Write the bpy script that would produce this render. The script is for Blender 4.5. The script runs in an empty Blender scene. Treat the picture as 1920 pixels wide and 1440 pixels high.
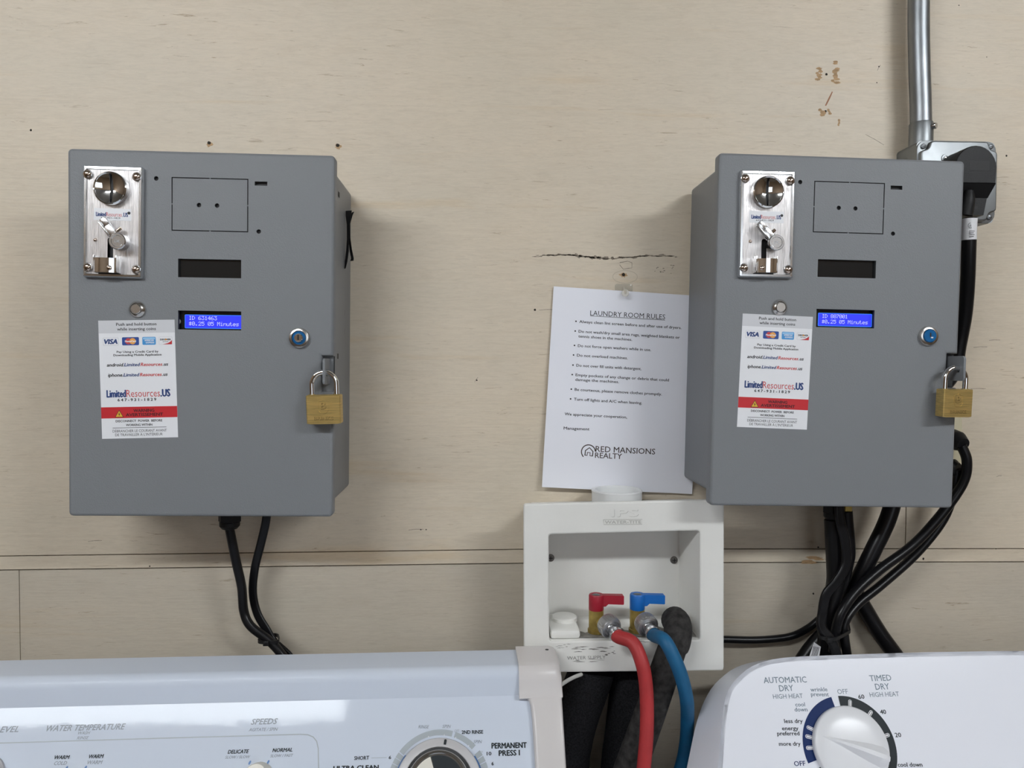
import bpy, bmesh, math, random
from math import sin, cos, pi, radians as R
from mathutils import Matrix, Vector, Euler

C = bpy.context.scene.collection
scene = bpy.context.scene

# ------------------------------------------------------------------ camera, world, exposure
def cam_matrix(yaw, pitch, roll):
    return Matrix.Rotation(yaw, 3, 'Z') @ Matrix.Rotation(-pitch, 3, 'X') @ Matrix.Rotation(roll, 3, 'Y')
_R = cam_matrix(-0.048752, 0.027871, -0.003089)
cam_data = bpy.data.cameras.new('camera')
cam_data.sensor_width = 36.0
cam_data.lens = 1400.0 / 1920.0 * 36.0
cam_data.clip_start = 0.02
cam = bpy.data.objects.new('camera', cam_data)
C.objects.link(cam)
cam.matrix_world = Matrix.Translation((0, -1.0166, 1.47)) @ Matrix((
    (_R[0][0], _R[0][2], -_R[0][1]), (_R[1][0], _R[1][2], -_R[1][1]), (_R[2][0], _R[2][2], -_R[2][1]))).to_4x4()
scene.camera = cam

world = bpy.data.worlds.new('world')
scene.world = world
world.use_nodes = True
world.node_tree.nodes['Background'].inputs[0].default_value = (0.75, 0.85, 1.0, 1)
world.node_tree.nodes['Background'].inputs[1].default_value = 0.6

scene.view_settings.view_transform = 'Standard'
scene.view_settings.look = 'None'
scene.view_settings.gamma = 1.0
scene.view_settings.use_curve_mapping = False
scene.view_settings.exposure = 0.09

TUBE_STRENGTH = 43.0        # long ceiling light, set weaker to even out the left wall
TUBE_STRENGTH_SHORT = 58.0    # short ceiling light, set stronger than the long one
WINDOW_POWER = 4.0         # daylight through the window behind the camera

wl = bpy.data.lights.new('window_daylight', 'AREA')
wl.shape = 'RECTANGLE'; wl.size = 1.0; wl.size_y = 1.0; wl.energy = WINDOW_POWER; wl.color = (0.90, 0.95, 1.0)
wlo = bpy.data.objects.new('window_daylight', wl)
wlo.location = (0.75, -2.86, 1.62); wlo.rotation_euler = (R(90), 0, 0)
C.objects.link(wlo)

# ------------------------------------------------------------------ materials
def mat(name, col, rough=0.5, metal=0.0, coat=0.0, bump=None, var=None, spec=0.5, emit=None, transmission=0.0, alpha=1.0, aniso=None):
    """bump=(scale, strength[, (sx,sy,sz)]); var=(scale, amount[, (sx,sy,sz)])"""
    m = bpy.data.materials.new(name); m.use_nodes = True
    nt = m.node_tree; b = nt.nodes['Principled BSDF']
    b.inputs['Base Color'].default_value = (*col, 1)
    b.inputs['Roughness'].default_value = rough
    b.inputs['Metallic'].default_value = metal
    b.inputs['Coat Weight'].default_value = coat
    b.inputs['Coat Roughness'].default_value = 0.06
    b.inputs['Specular IOR Level'].default_value = spec
    b.inputs['Transmission Weight'].default_value = transmission
    b.inputs['Alpha'].default_value = alpha
    if emit:
        b.inputs['Emission Color'].default_value = (*emit[0], 1); b.inputs['Emission Strength'].default_value = emit[1]
    tc = nt.nodes.new('ShaderNodeTexCoord')
    def noise(scale, st, detail=4):
        mp = nt.nodes.new('ShaderNodeMapping'); mp.inputs['Scale'].default_value = st
        nt.links.new(tc.outputs['Object'], mp.inputs['Vector'])
        n = nt.nodes.new('ShaderNodeTexNoise'); n.inputs['Scale'].default_value = scale; n.inputs['Detail'].default_value = detail
        nt.links.new(mp.outputs['Vector'], n.inputs['Vector'])
        return n
    if var:
        n = noise(var[0], var[2] if len(var) > 2 else (1, 1, 1))
        rp = nt.nodes.new('ShaderNodeValToRGB')
        a = var[1]
        rp.color_ramp.elements[0].position = 0.3; rp.color_ramp.elements[1].position = 0.7
        rp.color_ramp.elements[0].color = (*[max(0, c * (1 - a)) for c in col], 1)
        rp.color_ramp.elements[1].color = (*[min(1, c * (1 + a)) for c in col], 1)
        nt.links.new(n.outputs['Fac'], rp.inputs['Fac']); nt.links.new(rp.outputs['Color'], b.inputs['Base Color'])
    if bump:
        n = noise(bump[0], bump[2] if len(bump) > 2 else (1, 1, 1), 2)
        bp = nt.nodes.new('ShaderNodeBump'); bp.inputs['Strength'].default_value = bump[1]; bp.inputs['Distance'].default_value = 0.001
        nt.links.new(n.outputs['Fac'], bp.inputs['Height']); nt.links.new(bp.outputs['Normal'], b.inputs['Normal'])
    return m

def painted_plywood(name, base):
    """cream paint over plywood: long horizontal grain, small splits, blotchy tone."""
    m = bpy.data.materials.new(name); m.use_nodes = True
    nt = m.node_tree; L = nt.links; b = nt.nodes['Principled BSDF']
    b.inputs['Roughness'].default_value = 0.42
    b.inputs['Specular IOR Level'].default_value = 0.35
    tc = nt.nodes.new('ShaderNodeTexCoord')
    def noise(st, detail=5, rough=0.6, dist=0.0):
        mp = nt.nodes.new('ShaderNodeMapping'); mp.inputs['Scale'].default_value = st
        L.new(tc.outputs['Object'], mp.inputs['Vector'])
        n = nt.nodes.new('ShaderNodeTexNoise'); n.inputs['Scale'].default_value = 1.0; n.inputs['Detail'].default_value = detail
        n.inputs['Roughness'].default_value = rough; n.inputs['Distortion'].default_value = dist
        L.new(mp.outputs['Vector'], n.inputs['Vector'])
        return n.outputs['Fac']
    def ramp(fac, stops):
        r = nt.nodes.new('ShaderNodeValToRGB'); e = r.color_ramp.elements
        e[0].position, e[0].color = stops[0][0], (*stops[0][1], 1)
        e[1].position, e[1].color = stops[-1][0], (*stops[-1][1], 1)
        for p, c in stops[1:-1]:
            k = e.new(p); k.color = (*c, 1)
        L.new(fac, r.inputs['Fac']); return r.outputs['Color']
    def mix(kind, fac, a, c):
        x = nt.nodes.new('ShaderNodeMix'); x.data_type = 'RGBA'; x.blend_type = kind
        if isinstance(fac, float): x.inputs['Factor'].default_value = fac
        else: L.new(fac, x.inputs['Factor'])
        L.new(a, x.inputs['A']); L.new(c, x.inputs['B']); return x.outputs['Result']
    g = lambda v: (v, v, v)
    blot = ramp(noise((3.4, 3.4, 6.0), 5), [(0.3, [c * k for c, k in zip(base, (0.95, 0.965, 0.97))]), (0.5, base), (0.72, [c * k for c, k in zip(base, (1.05, 1.03, 1.01))])])
    grain = ramp(noise((11.0, 11.0, 70.0), 7, 0.74, 1.8), [(0.28, (0.935, 0.92, 0.90)), (0.5, g(1.0)), (0.75, g(1.03))])
    fine = ramp(noise((60.0, 60.0, 430.0), 5, 0.7, 0.8), [(0.3, g(0.92)), (0.55, g(1.0)), (0.8, g(1.03))])
    col = mix('MULTIPLY', 1.0, blot, grain)
    col = mix('MULTIPLY', 1.0, col, fine)
    # short dark splits along the grain, only in patches
    split = ramp(noise((26.0, 26.0, 250.0), 5, 0.7, 0.9), [(0.62, g(1.0)), (0.69, (0.66, 0.60, 0.53)), (0.78, (0.5, 0.44, 0.37))])
    patch = ramp(noise((3.0, 3.0, 6.0), 3), [(0.42, g(0.0)), (0.58, g(1.0))])
    both = nt.nodes.new('ShaderNodeMix'); both.data_type = 'RGBA'; both.blend_type = 'MULTIPLY'
    L.new(patch, both.inputs['Factor']); L.new(col, both.inputs['A']); L.new(split, both.inputs['B'])
    col = both.outputs['Result']
    # warm bare-wood tint showing through thin paint in long streaks
    tint = ramp(noise((2.5, 2.5, 30.0), 4, 0.6, 0.4), [(0.6, g(1.0)), (0.74, (0.98, 0.92, 0.83))])
    col = mix('MULTIPLY', 1.0, col, tint)
    L.new(col, b.inputs['Base Color'])
    h = noise((7.0, 7.0, 210.0), 6, 0.7, 0.8)
    bp = nt.nodes.new('ShaderNodeBump'); bp.inputs['Strength'].default_value = 0.20; bp.inputs['Distance'].default_value = 0.0016
    L.new(h, bp.inputs['Height']); L.new(bp.outputs['Normal'], b.inputs['Normal'])
    return m

M = {}
M['wall'] = painted_plywood('cream_painted_plywood', (0.63, 0.55, 0.435))
M['wall2'] = painted_plywood('cream_painted_boards', (0.53, 0.475, 0.39))  # lower boards: darker tone carries some of the light falloff down the wall
M['gap'] = mat('seam_dark', (0.055, 0.04, 0.028), 0.9)
M['wood'] = mat('bare_wood', (0.42, 0.27, 0.14), 0.7, var=(90, 0.3, (1, 1, 6)))
M['scratch'] = mat('reddish_scratch', (0.32, 0.15, 0.08), 0.7)
M['hole'] = mat('nail_hole', (0.02, 0.015, 0.01), 0.9)
M['flake'] = mat('flaked_paint_dirt', (0.24, 0.20, 0.155), 0.8, var=(300, 0.5))
M['residue'] = mat('adhesive_residue', (0.52, 0.45, 0.35), 0.25)
M['grey'] = mat('grey_powder_coat', (0.200, 0.210, 0.222), 0.42, bump=(800, 0.30), var=(3, 0.04), spec=0.28)
M['grey_in'] = mat('grey_inside', (0.03, 0.032, 0.034), 0.6)
M['black'] = mat('black_interior', (0.006, 0.006, 0.007), 0.6)
M['chrome'] = mat('chrome', (0.86, 0.87, 0.88), 0.06, 1.0)
M['chrome2'] = mat('satin_chrome', (0.72, 0.73, 0.74), 0.2, 1.0)
M['brushed'] = mat('brushed_steel', (0.80, 0.78, 0.78), 0.30, 1.0, bump=(240, 0.45, (9, 1, 0.35)), var=(160, 0.22, (9, 1, 0.3)))
M['brass_pin'] = mat('screw_nickel', (0.66, 0.55, 0.47), 0.16, 1.0)
M['brass'] = mat('brushed_brass', (0.66, 0.48, 0.18), 0.38, 0.8, bump=(260, 0.10, (0.5, 1, 9)), var=(90, 0.22, (0.5, 1, 9)))
M['brass_old'] = mat('dull_brass', (0.42, 0.31, 0.09), 0.45, 0.7, var=(90, 0.3))
M['brass_dark'] = mat('shaded_brass_edge', (0.26, 0.17, 0.06), 0.5, 0.8)  # darker brass: shade painted in under the padlock lettering
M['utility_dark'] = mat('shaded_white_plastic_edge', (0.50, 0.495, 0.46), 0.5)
M['steel'] = mat('spun_steel', (0.66, 0.64, 0.61), 0.24, 1.0)
M['galv'] = mat('galvanised_steel', (0.27, 0.285, 0.30), 0.42, 1.0, bump=(40, 0.1, (1, 1, 0.3)), var=(60, 0.16, (1, 1, 0.35)))
M['old_screw'] = mat('dull_screw', (0.16, 0.15, 0.14), 0.5, 0.8)
M['zinc'] = mat('zinc_plated_nut', (0.62, 0.62, 0.63), 0.36, 1.0, var=(60, 0.1))
M['galv_box'] = mat('pressed_steel', (0.27, 0.285, 0.295), 0.45, 1.0, var=(25, 0.1))
M['rubber'] = mat('black_rubber', (0.009, 0.009, 0.010), 0.42, spec=0.45)
M['cord'] = mat('black_cord', (0.005, 0.005, 0.006), 0.32, spec=0.3)
M['plug'] = mat('black_plug_plastic', (0.007, 0.007, 0.008), 0.5, bump=(500, 0.15), spec=0.3)
M['foam'] = mat('black_foam', (0.014, 0.014, 0.016), 0.95, bump=(420, 0.8), var=(500, 0.6), spec=0.2)
M['dusty'] = mat('dusty_black_rubber', (0.035, 0.033, 0.032), 0.9, bump=(300, 0.5), var=(120, 0.5), spec=0.2)
M['red_rubber'] = mat('red_rubber', (0.40, 0.028, 0.030), 0.55, bump=(300, 0.2), var=(40, 0.12))
M['blue_rubber'] = mat('blue_rubber', (0.004, 0.105, 0.235), 0.55, bump=(300, 0.2), var=(40, 0.12))
M['red_handle'] = mat('red_handle', (0.33, 0.008, 0.024), 0.42)
M['blue_handle'] = mat('blue_handle', (0.004, 0.13, 0.47), 0.42)
M['stripe'] = mat('hose_print', (0.25, 0.35, 0.38), 0.6)
M['paper'] = mat('white_paper', (0.80, 0.81, 0.87), 0.75, bump=(900, 0.05))
M['sheet'] = mat('white_vinyl', (0.80, 0.81, 0.84), 0.4)
M['sheet_grey'] = mat('light_grey_print', (0.62, 0.63, 0.66), 0.4)
M['ink'] = mat('black_ink', (0.018, 0.018, 0.022), 0.5)
M['ink_navy'] = mat('navy_ink', (0.018, 0.05, 0.18), 0.5)
M['ink_red'] = mat('red_ink', (0.55, 0.06, 0.06), 0.5)
M['ink_redband'] = mat('red_band_ink', (0.55, 0.022, 0.030), 0.42)
M['ink_darkred'] = mat('dark_on_red_ink', (0.075, 0.006, 0.008), 0.5)
M['ink_yellow'] = mat('yellow_ink', (0.75, 0.45, 0.04), 0.5)
M['ink_orange'] = mat('orange_ink', (0.80, 0.36, 0.07), 0.5)
M['ink_blue'] = mat('card_blue_ink', (0.02, 0.07, 0.30), 0.4)
M['ink_sky'] = mat('sky_ink', (0.06, 0.30, 0.66), 0.4)
M['ink_skylight'] = mat('pale_sky_ink', (0.30, 0.56, 0.82), 0.4)
M['ink_brown'] = mat('brown_ink', (0.045, 0.028, 0.024), 0.6)
M['lcd'] = mat('blue_lcd', (0.01, 0.01, 0.15), 0.25, emit=((0.032, 0.045, 0.82), 1.0))
M['lcd_edge'] = mat('blue_lcd_edge', (0.01, 0.02, 0.15), 0.25, emit=((0.03, 0.22, 0.95), 1.0))
M['lcd_dot'] = mat('lcd_dot', (0.3, 0.3, 0.5), 0.3, emit=((0.42, 0.46, 1.0), 0.95))
M['smoke'] = mat('smoked_plastic', (0.012, 0.013, 0.014), 0.12)
M['lock_blue'] = mat('blue_plastic', (0.006, 0.11, 0.30), 0.25)
M['utility'] = mat('white_utility_plastic', (0.76, 0.755, 0.72), 0.48, bump=(150, 0.12), var=(14, 0.03))
M['dirt'] = mat('lint_dirt', (0.16, 0.15, 0.135), 0.9, var=(160, 0.55))
M['lint'] = mat('grey_lint', (0.27, 0.26, 0.24), 0.95, bump=(300, 0.5), var=(110, 0.35))
M['pvc'] = mat('white_pvc', (0.72, 0.73, 0.73), 0.3)
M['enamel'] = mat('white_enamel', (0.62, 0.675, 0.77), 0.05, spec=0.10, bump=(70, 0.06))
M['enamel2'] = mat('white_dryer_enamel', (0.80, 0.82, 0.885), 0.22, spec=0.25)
M['cream'] = mat('cream_plastic', (0.64, 0.61, 0.60), 0.26, spec=0.3)
M['knob_cream'] = mat('ivory_knob', (0.72, 0.69, 0.61), 0.35)
M['knob_white'] = mat('white_knob', (0.76, 0.77, 0.80), 0.28)
M['skirt'] = mat('grey_dial_skirt', (0.52, 0.51, 0.52), 0.35, var=(40, 0.05))
M['print_grey'] = mat('grey_print', (0.37, 0.41, 0.44), 0.4)
M['print_mid'] = mat('mid_grey_print', (0.24, 0.27, 0.31), 0.4)
M['print_dark'] = mat('charcoal_print', (0.016, 0.022, 0.026), 0.5, spec=0.25)
M['print_navy'] = mat('navy_print', (0.003, 0.020, 0.105), 0.5, spec=0.2)
M['print_blue'] = mat('blue_print', (0.055, 0.17, 0.42), 0.4)
M['print_slate'] = mat('slate_print', (0.13, 0.18, 0.23), 0.4)
M['ivory'] = mat('ivory_plastic', (0.60, 0.545, 0.38), 0.4)
M['tag_white'] = mat('white_tag', (0.75, 0.75, 0.77), 0.5)
M['clear'] = mat('clear_plastic', (0.74, 0.70, 0.60), 0.12, alpha=0.4)
M['strap'] = mat('black_strap', (0.012, 0.012, 0.013), 0.7)
M['ceiling'] = mat('ceiling_paint', (0.20, 0.19, 0.175), 0.8)
M['room'] = mat('room_paint', (0.13, 0.085, 0.05), 0.7)
M['floor'] = mat('grey_vinyl_floor', (0.09, 0.07, 0.05), 0.5, var=(6, 0.1))
M['frame_wood'] = mat('window_frame_paint', (0.6, 0.58, 0.54), 0.5)
M['lamp'] = mat('fluorescent_diffuser', (0.9, 0.9, 0.9), 0.5, emit=((0.93, 0.97, 1.0), TUBE_STRENGTH))
M['lamp_short'] = mat('fluorescent_diffuser_bright', (0.9, 0.9, 0.9), 0.5, emit=((0.93, 0.97, 1.0), TUBE_STRENGTH_SHORT))
M['fixture'] = mat('fixture_metal', (0.7, 0.7, 0.7), 0.4)
M['glass'] = mat('window_glass', (1, 1, 1), 0.0, transmission=1.0)
M['white_cable'] = mat('white_cable', (0.6, 0.6, 0.57), 0.4)

# ------------------------------------------------------------------ geometry helpers
class MB:
    """collects pieces and links them as ONE mesh object"""
    def __init__(s): s.v, s.f, s.mi, s.mats = [], [], [], []
    def add(s, vf, m, X=None):
        v, f = vf
        b = len(s.v)
        if m not in s.mats: s.mats.append(m)
        k = s.mats.index(m)
        s.v += [tuple(X @ Vector(p)) for p in v] if X is not None else [tuple(p) for p in v]
        for q in f:
            s.f.append([b + i for i in q]); s.mi.append(k)
        return s
    def build(s, name, parent=None, sharp=35, recalc=True):
        me = bpy.data.meshes.new(name)
        me.from_pydata(s.v, [], s.f)
        for m in s.mats: me.materials.append(M[m])
        me.polygons.foreach_set('material_index', s.mi)
        if recalc:
            bm = bmesh.new(); bm.from_mesh(me)
            bmesh.ops.recalc_face_normals(bm, faces=bm.faces)
            bm.to_mesh(me); bm.free()
        me.polygons.foreach_set('use_smooth', [True] * len(me.polygons))
        me.set_sharp_from_angle(angle=R(sharp))
        me.update()
        o = bpy.data.objects.new(name, me); C.objects.link(o)
        if parent is not None: o.parent = parent
        return o

def T(x, y, z): return Matrix.Translation((x, y, z))
def RX(a): return Matrix.Rotation(a, 4, 'X')
def RY(a): return Matrix.Rotation(a, 4, 'Y')
def RZ(a): return Matrix.Rotation(a, 4, 'Z')
FRONT = Matrix(((1, 0, 0, 0), (0, 0, -1, 0), (0, 1, 0, 0), (0, 0, 0, 1)))   # (u, v, w) -> x, z, toward the room

def box(x0, x1, y0, y1, z0, z1, bev=0.0, seg=2):
    bm = bmesh.new()
    bmesh.ops.create_cube(bm, size=1.0, matrix=Matrix.Translation(((x0 + x1) / 2, (y0 + y1) / 2, (z0 + z1) / 2)) @ Matrix.Diagonal((abs(x1 - x0), abs(y1 - y0), abs(z1 - z0), 1)))
    if bev > 0:
        bmesh.ops.bevel(bm, geom=list(bm.edges), offset=bev, segments=seg, profile=0.5, affect='EDGES', clamp_overlap=True)
    r = ([tuple(v.co) for v in bm.verts], [[v.index for v in f.verts] for f in bm.faces])
    bm.verts.index_update(); r = ([tuple(v.co) for v in bm.verts], [[v.index for v in f.verts] for f in bm.faces])
    bm.free(); return r

def lathe(prof, n=32, cap=(True, True)):
    """prof: [(r, h)...] turned about local z, h along z"""
    v, f, rings = [], [], []
    for r, h in prof:
        if r < 1e-7:
            rings.append([len(v)]); v.append((0, 0, h))
        else:
            rings.append(list(range(len(v), len(v) + n)))
            v += [(r * cos(2 * pi * k / n), r * sin(2 * pi * k / n), h) for k in range(n)]
    for a, b in zip(rings, rings[1:]):
        if len(a) == 1 and len(b) == 1: continue
        for k in range(n):
            j = (k + 1) % n
            if len(a) == 1: f.append([a[0], b[j], b[k]])
            elif len(b) == 1: f.append([a[k], a[j], b[0]])
            else: f.append([a[k], a[j], b[j], b[k]])
    if len(rings[0]) > 1 and cap[0]: f.append(rings[0][::-1])
    if len(rings[-1]) > 1 and cap[1]: f.append(rings[-1])
    return v, f

def loft(loops, cap=(True, True), closed=True):
    n = len(loops[0]); v = [p for l in loops for p in l]; f = []
    for a in range(len(loops) - 1):
        for k in range(n if closed else n - 1):
            j = (k + 1) % n
            f.append([a * n + k, a * n + j, (a + 1) * n + j, (a + 1) * n + k])
    if cap[0]: f.append(list(range(n))[::-1])
    if cap[1]: f.append([(len(loops) - 1) * n + k for k in range(n)])
    return v, f

def roundrect(w, h, r, seg=5, cx=0, cy=0):
    p = []
    for (sx, sy, a0) in ((1, 1, 0), (-1, 1, 90), (-1, -1, 180), (1, -1, 270)):
        for k in range(seg + 1):
            a = R(a0 + 90 * k / seg)
            p.append((cx + sx * (w / 2 - r) + r * cos(a), cy + sy * (h / 2 - r) + r * sin(a)))
    return p

def circle(r, n=24, cx=0, cy=0): return [(cx + r * cos(2 * pi * k / n), cy + r * sin(2 * pi * k / n)) for k in range(n)]

def inset(poly, d):
    """offset a closed ccw polygon inward by d (mitred)"""
    out, n = [], len(poly)
    for i in range(n):
        p0, p1, p2 = Vector(poly[i - 1]), Vector(poly[i]), Vector(poly[(i + 1) % n])
        e1, e2 = (p1 - p0), (p2 - p1)
        if e1.length < 1e-9 or e2.length < 1e-9: out.append(tuple(p1)); continue
        n1 = Vector((-e1.y, e1.x)).normalized(); n2 = Vector((-e2.y, e2.x)).normalized()
        m = n1 + n2
        k = d / max(0.3, (1 + n1.dot(n2)))
        out.append(tuple(p1 + m * k))
    return out

def slab(poly, h0, h1, bev=0.0, seg=3, back=True):
    """poly in (u, v) pushed from w=h0 to w=h1 with a rounded front edge"""
    loops = [[(x, y, h0) for x, y in poly]]
    if bev > 0:
        for k in range(seg + 1):
            a = pi / 2 * k / seg
            q = inset(poly, bev * (1 - cos(a)))
            loops.append([(x, y, h1 - bev + bev * sin(a)) for x, y in q])
    else: loops.append([(x, y, h1) for x, y in poly])
    return loft(loops, (back, True))

def flat(poly, h=0.0): return [(x, y, h) for x, y in poly], [list(range(len(poly)))]

def holed(outer, holes, h=0.0):
    bm = bmesh.new(); ed = []
    for lp in [outer] + holes:
        vs = [bm.verts.new((x, y, h)) for x, y in lp]
        for a, b in zip(vs, vs[1:] + vs[:1]): ed.append(bm.edges.new((a, b)))
    bmesh.ops.triangle_fill(bm, edges=ed, use_beauty=True, use_dissolve=False, normal=(0, 0, 1))
    bm.verts.index_update()
    r = ([tuple(v.co) for v in bm.verts], [[v.index for v in f.verts] for f in bm.faces])
    bm.free(); return r

def smooth_path(pts, step=8):
    P = [Vector(p) for p in pts]
    if len(P) == 2: return P
    Q = [P[0] * 2 - P[1]] + P + [P[-1] * 2 - P[-2]]
    out = []
    for i in range(1, len(Q) - 2):
        p0, p1, p2, p3 = Q[i - 1:i + 3]
        for k in range(step):
            t = k / step
            out.append(0.5 * ((2 * p1) + (p2 - p0) * t + (2 * p0 - 5 * p1 + 4 * p2 - p3) * t * t + (3 * p1 - p0 - 3 * p2 + p3) * t ** 3))
    out.append(P[-1]); return out

def tube(pts, r, n=14, step=8, shape=None, cap=True, up=(0, 1, 0)):
    """round (or shaped) tube through pts; r a number or one per point; shape: 2-D loop scaled by r"""
    P = smooth_path(pts, step)
    m = len(P)
    if isinstance(r, (int, float)): rr = [r] * m
    else:
        rr = []
        for i in range(m):
            t = i / (m - 1) * (len(r) - 1); k = min(int(t), len(r) - 2); rr.append(r[k] + (r[k + 1] - r[k]) * (t - k))
    sh = shape or circle(1.0, n)
    N = Vector(up); loops = []
    for i in range(m):
        t = (P[min(i + 1, m - 1)] - P[max(i - 1, 0)]).normalized()
        N = (N - t * N.dot(t))
        if N.length < 1e-5: N = t.orthogonal()
        N.normalize(); Bn = t.cross(N)
        loops.append([tuple(P[i] + (N * y + Bn * x) * rr[i]) for x, y in sh])
    return loft(loops, (cap, cap))

_tc = {}
def text_mesh(s, shear=0.0, track=1.0):
    key = (s, shear, track)
    if key not in _tc:
        cu = bpy.data.curves.new('lettering', 'FONT'); cu.body = s; cu.shear = shear; cu.space_character = track; cu.resolution_u = 2; cu.size = 1.0
        o = bpy.data.objects.new('lettering', cu); C.objects.link(o)
        dg = bpy.context.evaluated_depsgraph_get(); dg.update()
        ev = o.evaluated_get(dg); me = ev.to_mesh()
        v = [(p.co.x, p.co.y) for p in me.vertices]; f = [list(p.vertices) for p in me.polygons]
        ev.to_mesh_clear(); bpy.data.objects.remove(o); bpy.data.curves.remove(cu)
        _tc[key] = (v, f)
    return _tc[key]
CAP = max(p[1] for p in text_mesh('H')[0])

def write(mb, s, m, X, u0, v0, width, cap, u_align='l', bold=0.0, shear=0.0, track=1.0, w=0.0, ang=0.0):
    """lettering with baseline start (u0, v0), exact width and capital height, on the plane X"""
    v, f = text_mesh(s, shear, track)
    x0 = min(p[0] for p in v); x1 = max(p[0] for p in v)
    sy = cap / CAP
    sx = (width - 2 * bold * cap) / (x1 - x0) if width else sy
    if u_align == 'c': u0 = u0 - (width if width else (x1 - x0) * sx) / 2
    ca, sa = cos(ang), sin(ang)
    offs = [(0, 0)] if not bold else [(0, 0), (bold, 0), (2 * bold, 0), (bold, bold * 0.7), (bold, -bold * 0.7)]
    for i, (dx, dy) in enumerate(offs):
        q = []
        for x, y in v:
            a = (x - x0) * sx + dx * cap; b = y * sy + dy * cap
            q.append((u0 + a * ca - b * sa, v0 + a * sa + b * ca, w + i * 1e-6))
        mb.add((q, f), m, X)

def write_to(mb, s, m, X, span, **kw):
    """span = (u0, v0, u1, v1, cap): baseline from first to second point"""
    u0, v0, u1, v1, cap = span
    write(mb, s, m, X, u0, v0, math.hypot(u1 - u0, v1 - v0), cap, ang=math.atan2(v1 - v0, u1 - u0), **kw)

def arc_band(r0, r1, a0, a1, n=24, cx=0, cy=0):
    p = [(cx + r1 * cos(R(a0 + (a1 - a0) * k / n)), cy + r1 * sin(R(a0 + (a1 - a0) * k / n))) for k in range(n + 1)]
    p += [(cx + r0 * cos(R(a1 + (a0 - a1) * k / n)), cy + r0 * sin(R(a1 + (a0 - a1) * k / n))) for k in range(n + 1)]
    n2 = n + 1; f = [[k, k + 1, 2 * n2 - 2 - k, 2 * n2 - 1 - k] for k in range(n)]
    return p, f
def add_flat(mb, pf, m, X, w):
    p, f = pf; mb.add(([(x, y, w) for x, y in p], f), m, X)

def stroke(pts, w0):
    """flat polyline ribbon in (u, v)"""
    P = [Vector(p) for p in pts]; l, r_ = [], []
    for i, p in enumerate(P):
        t = (P[min(i + 1, len(P) - 1)] - P[max(i - 1, 0)]).normalized(); nn = Vector((-t.y, t.x)) * w0 / 2
        l.append(tuple(p + nn)); r_.append(tuple(p - nn))
    k = len(P); return l + r_, [[i, i + 1, k + i + 1, k + i] for i in range(k - 1)]

def tag(o, label=None, cat=None, group=None, kind=None):
    if label: o['label'] = label
    if cat: o['category'] = cat
    if group: o['group'] = group
    if kind: o['kind'] = kind
    return o
def thing(name, label, cat, loc=(0, 0, 0), rot=(0, 0, 0), group=None):
    o = bpy.data.objects.new(name, None); C.objects.link(o)
    o.empty_display_size = 0.05
    o.location = loc; o.rotation_euler = rot
    return tag(o, label, cat, group)
def struct(o): o['kind'] = 'structure'; return o

# ------------------------------------------------------------------ the room
SEAM_HI, SEAM_LO = 1.2125, 1.1935
XL, XR = -2.0, 2.4
wb = MB()
wb.add(box(XL - .1, XR + .1, 0.012, 0.06, 0, 2.5), 'gap')
def plank(x0, x1, z0a, z0b, z1a, z1b, m):
    """board whose lower edge runs z0a..z0b and upper edge z1a..z1b"""
    p = [(x0, z0a), (x1, z0b), (x1, z1b), (x0, z1a)]
    wb.add(slab(p, -0.02, 0.0, 0.0008, 1), m, FRONT)
g = 0.0007
sh = lambda x: 1.2118 + (0.0028 * (x + 0.63) / 0.71 if x < 0.08 else 0.0028 - 0.0056 * (x - 0.08) / 0.70)
sl = lambda x: 1.1931 + (0.0023 * (x + 0.63) / 0.71 if x < 0.08 else 0.0023 - 0.0051 * (x - 0.08) / 0.70)
clampx = lambda x: max(-.7, min(.8, x))
for xa, xb in ((XL, -.7), (-.7, 0.08), (0.08, 0.6043), (0.6057, .8), (.8, XR)):
    wb.add(slab([(xa, sh(clampx(xa)) + g), (xb, sh(clampx(xb)) + g), (xb, 2.5), (xa, 2.5)], -0.02, 0.0), 'wall', FRONT)
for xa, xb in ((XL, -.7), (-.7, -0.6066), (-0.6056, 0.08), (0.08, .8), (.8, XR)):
    wb.add(slab([(xa, 0), (xb, 0), (xb, sl(clampx(xb)) - g * 1.3), (xa, sl(clampx(xa)) - g * 1.3)], -0.02, 0.0), 'wall2', FRONT)
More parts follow.
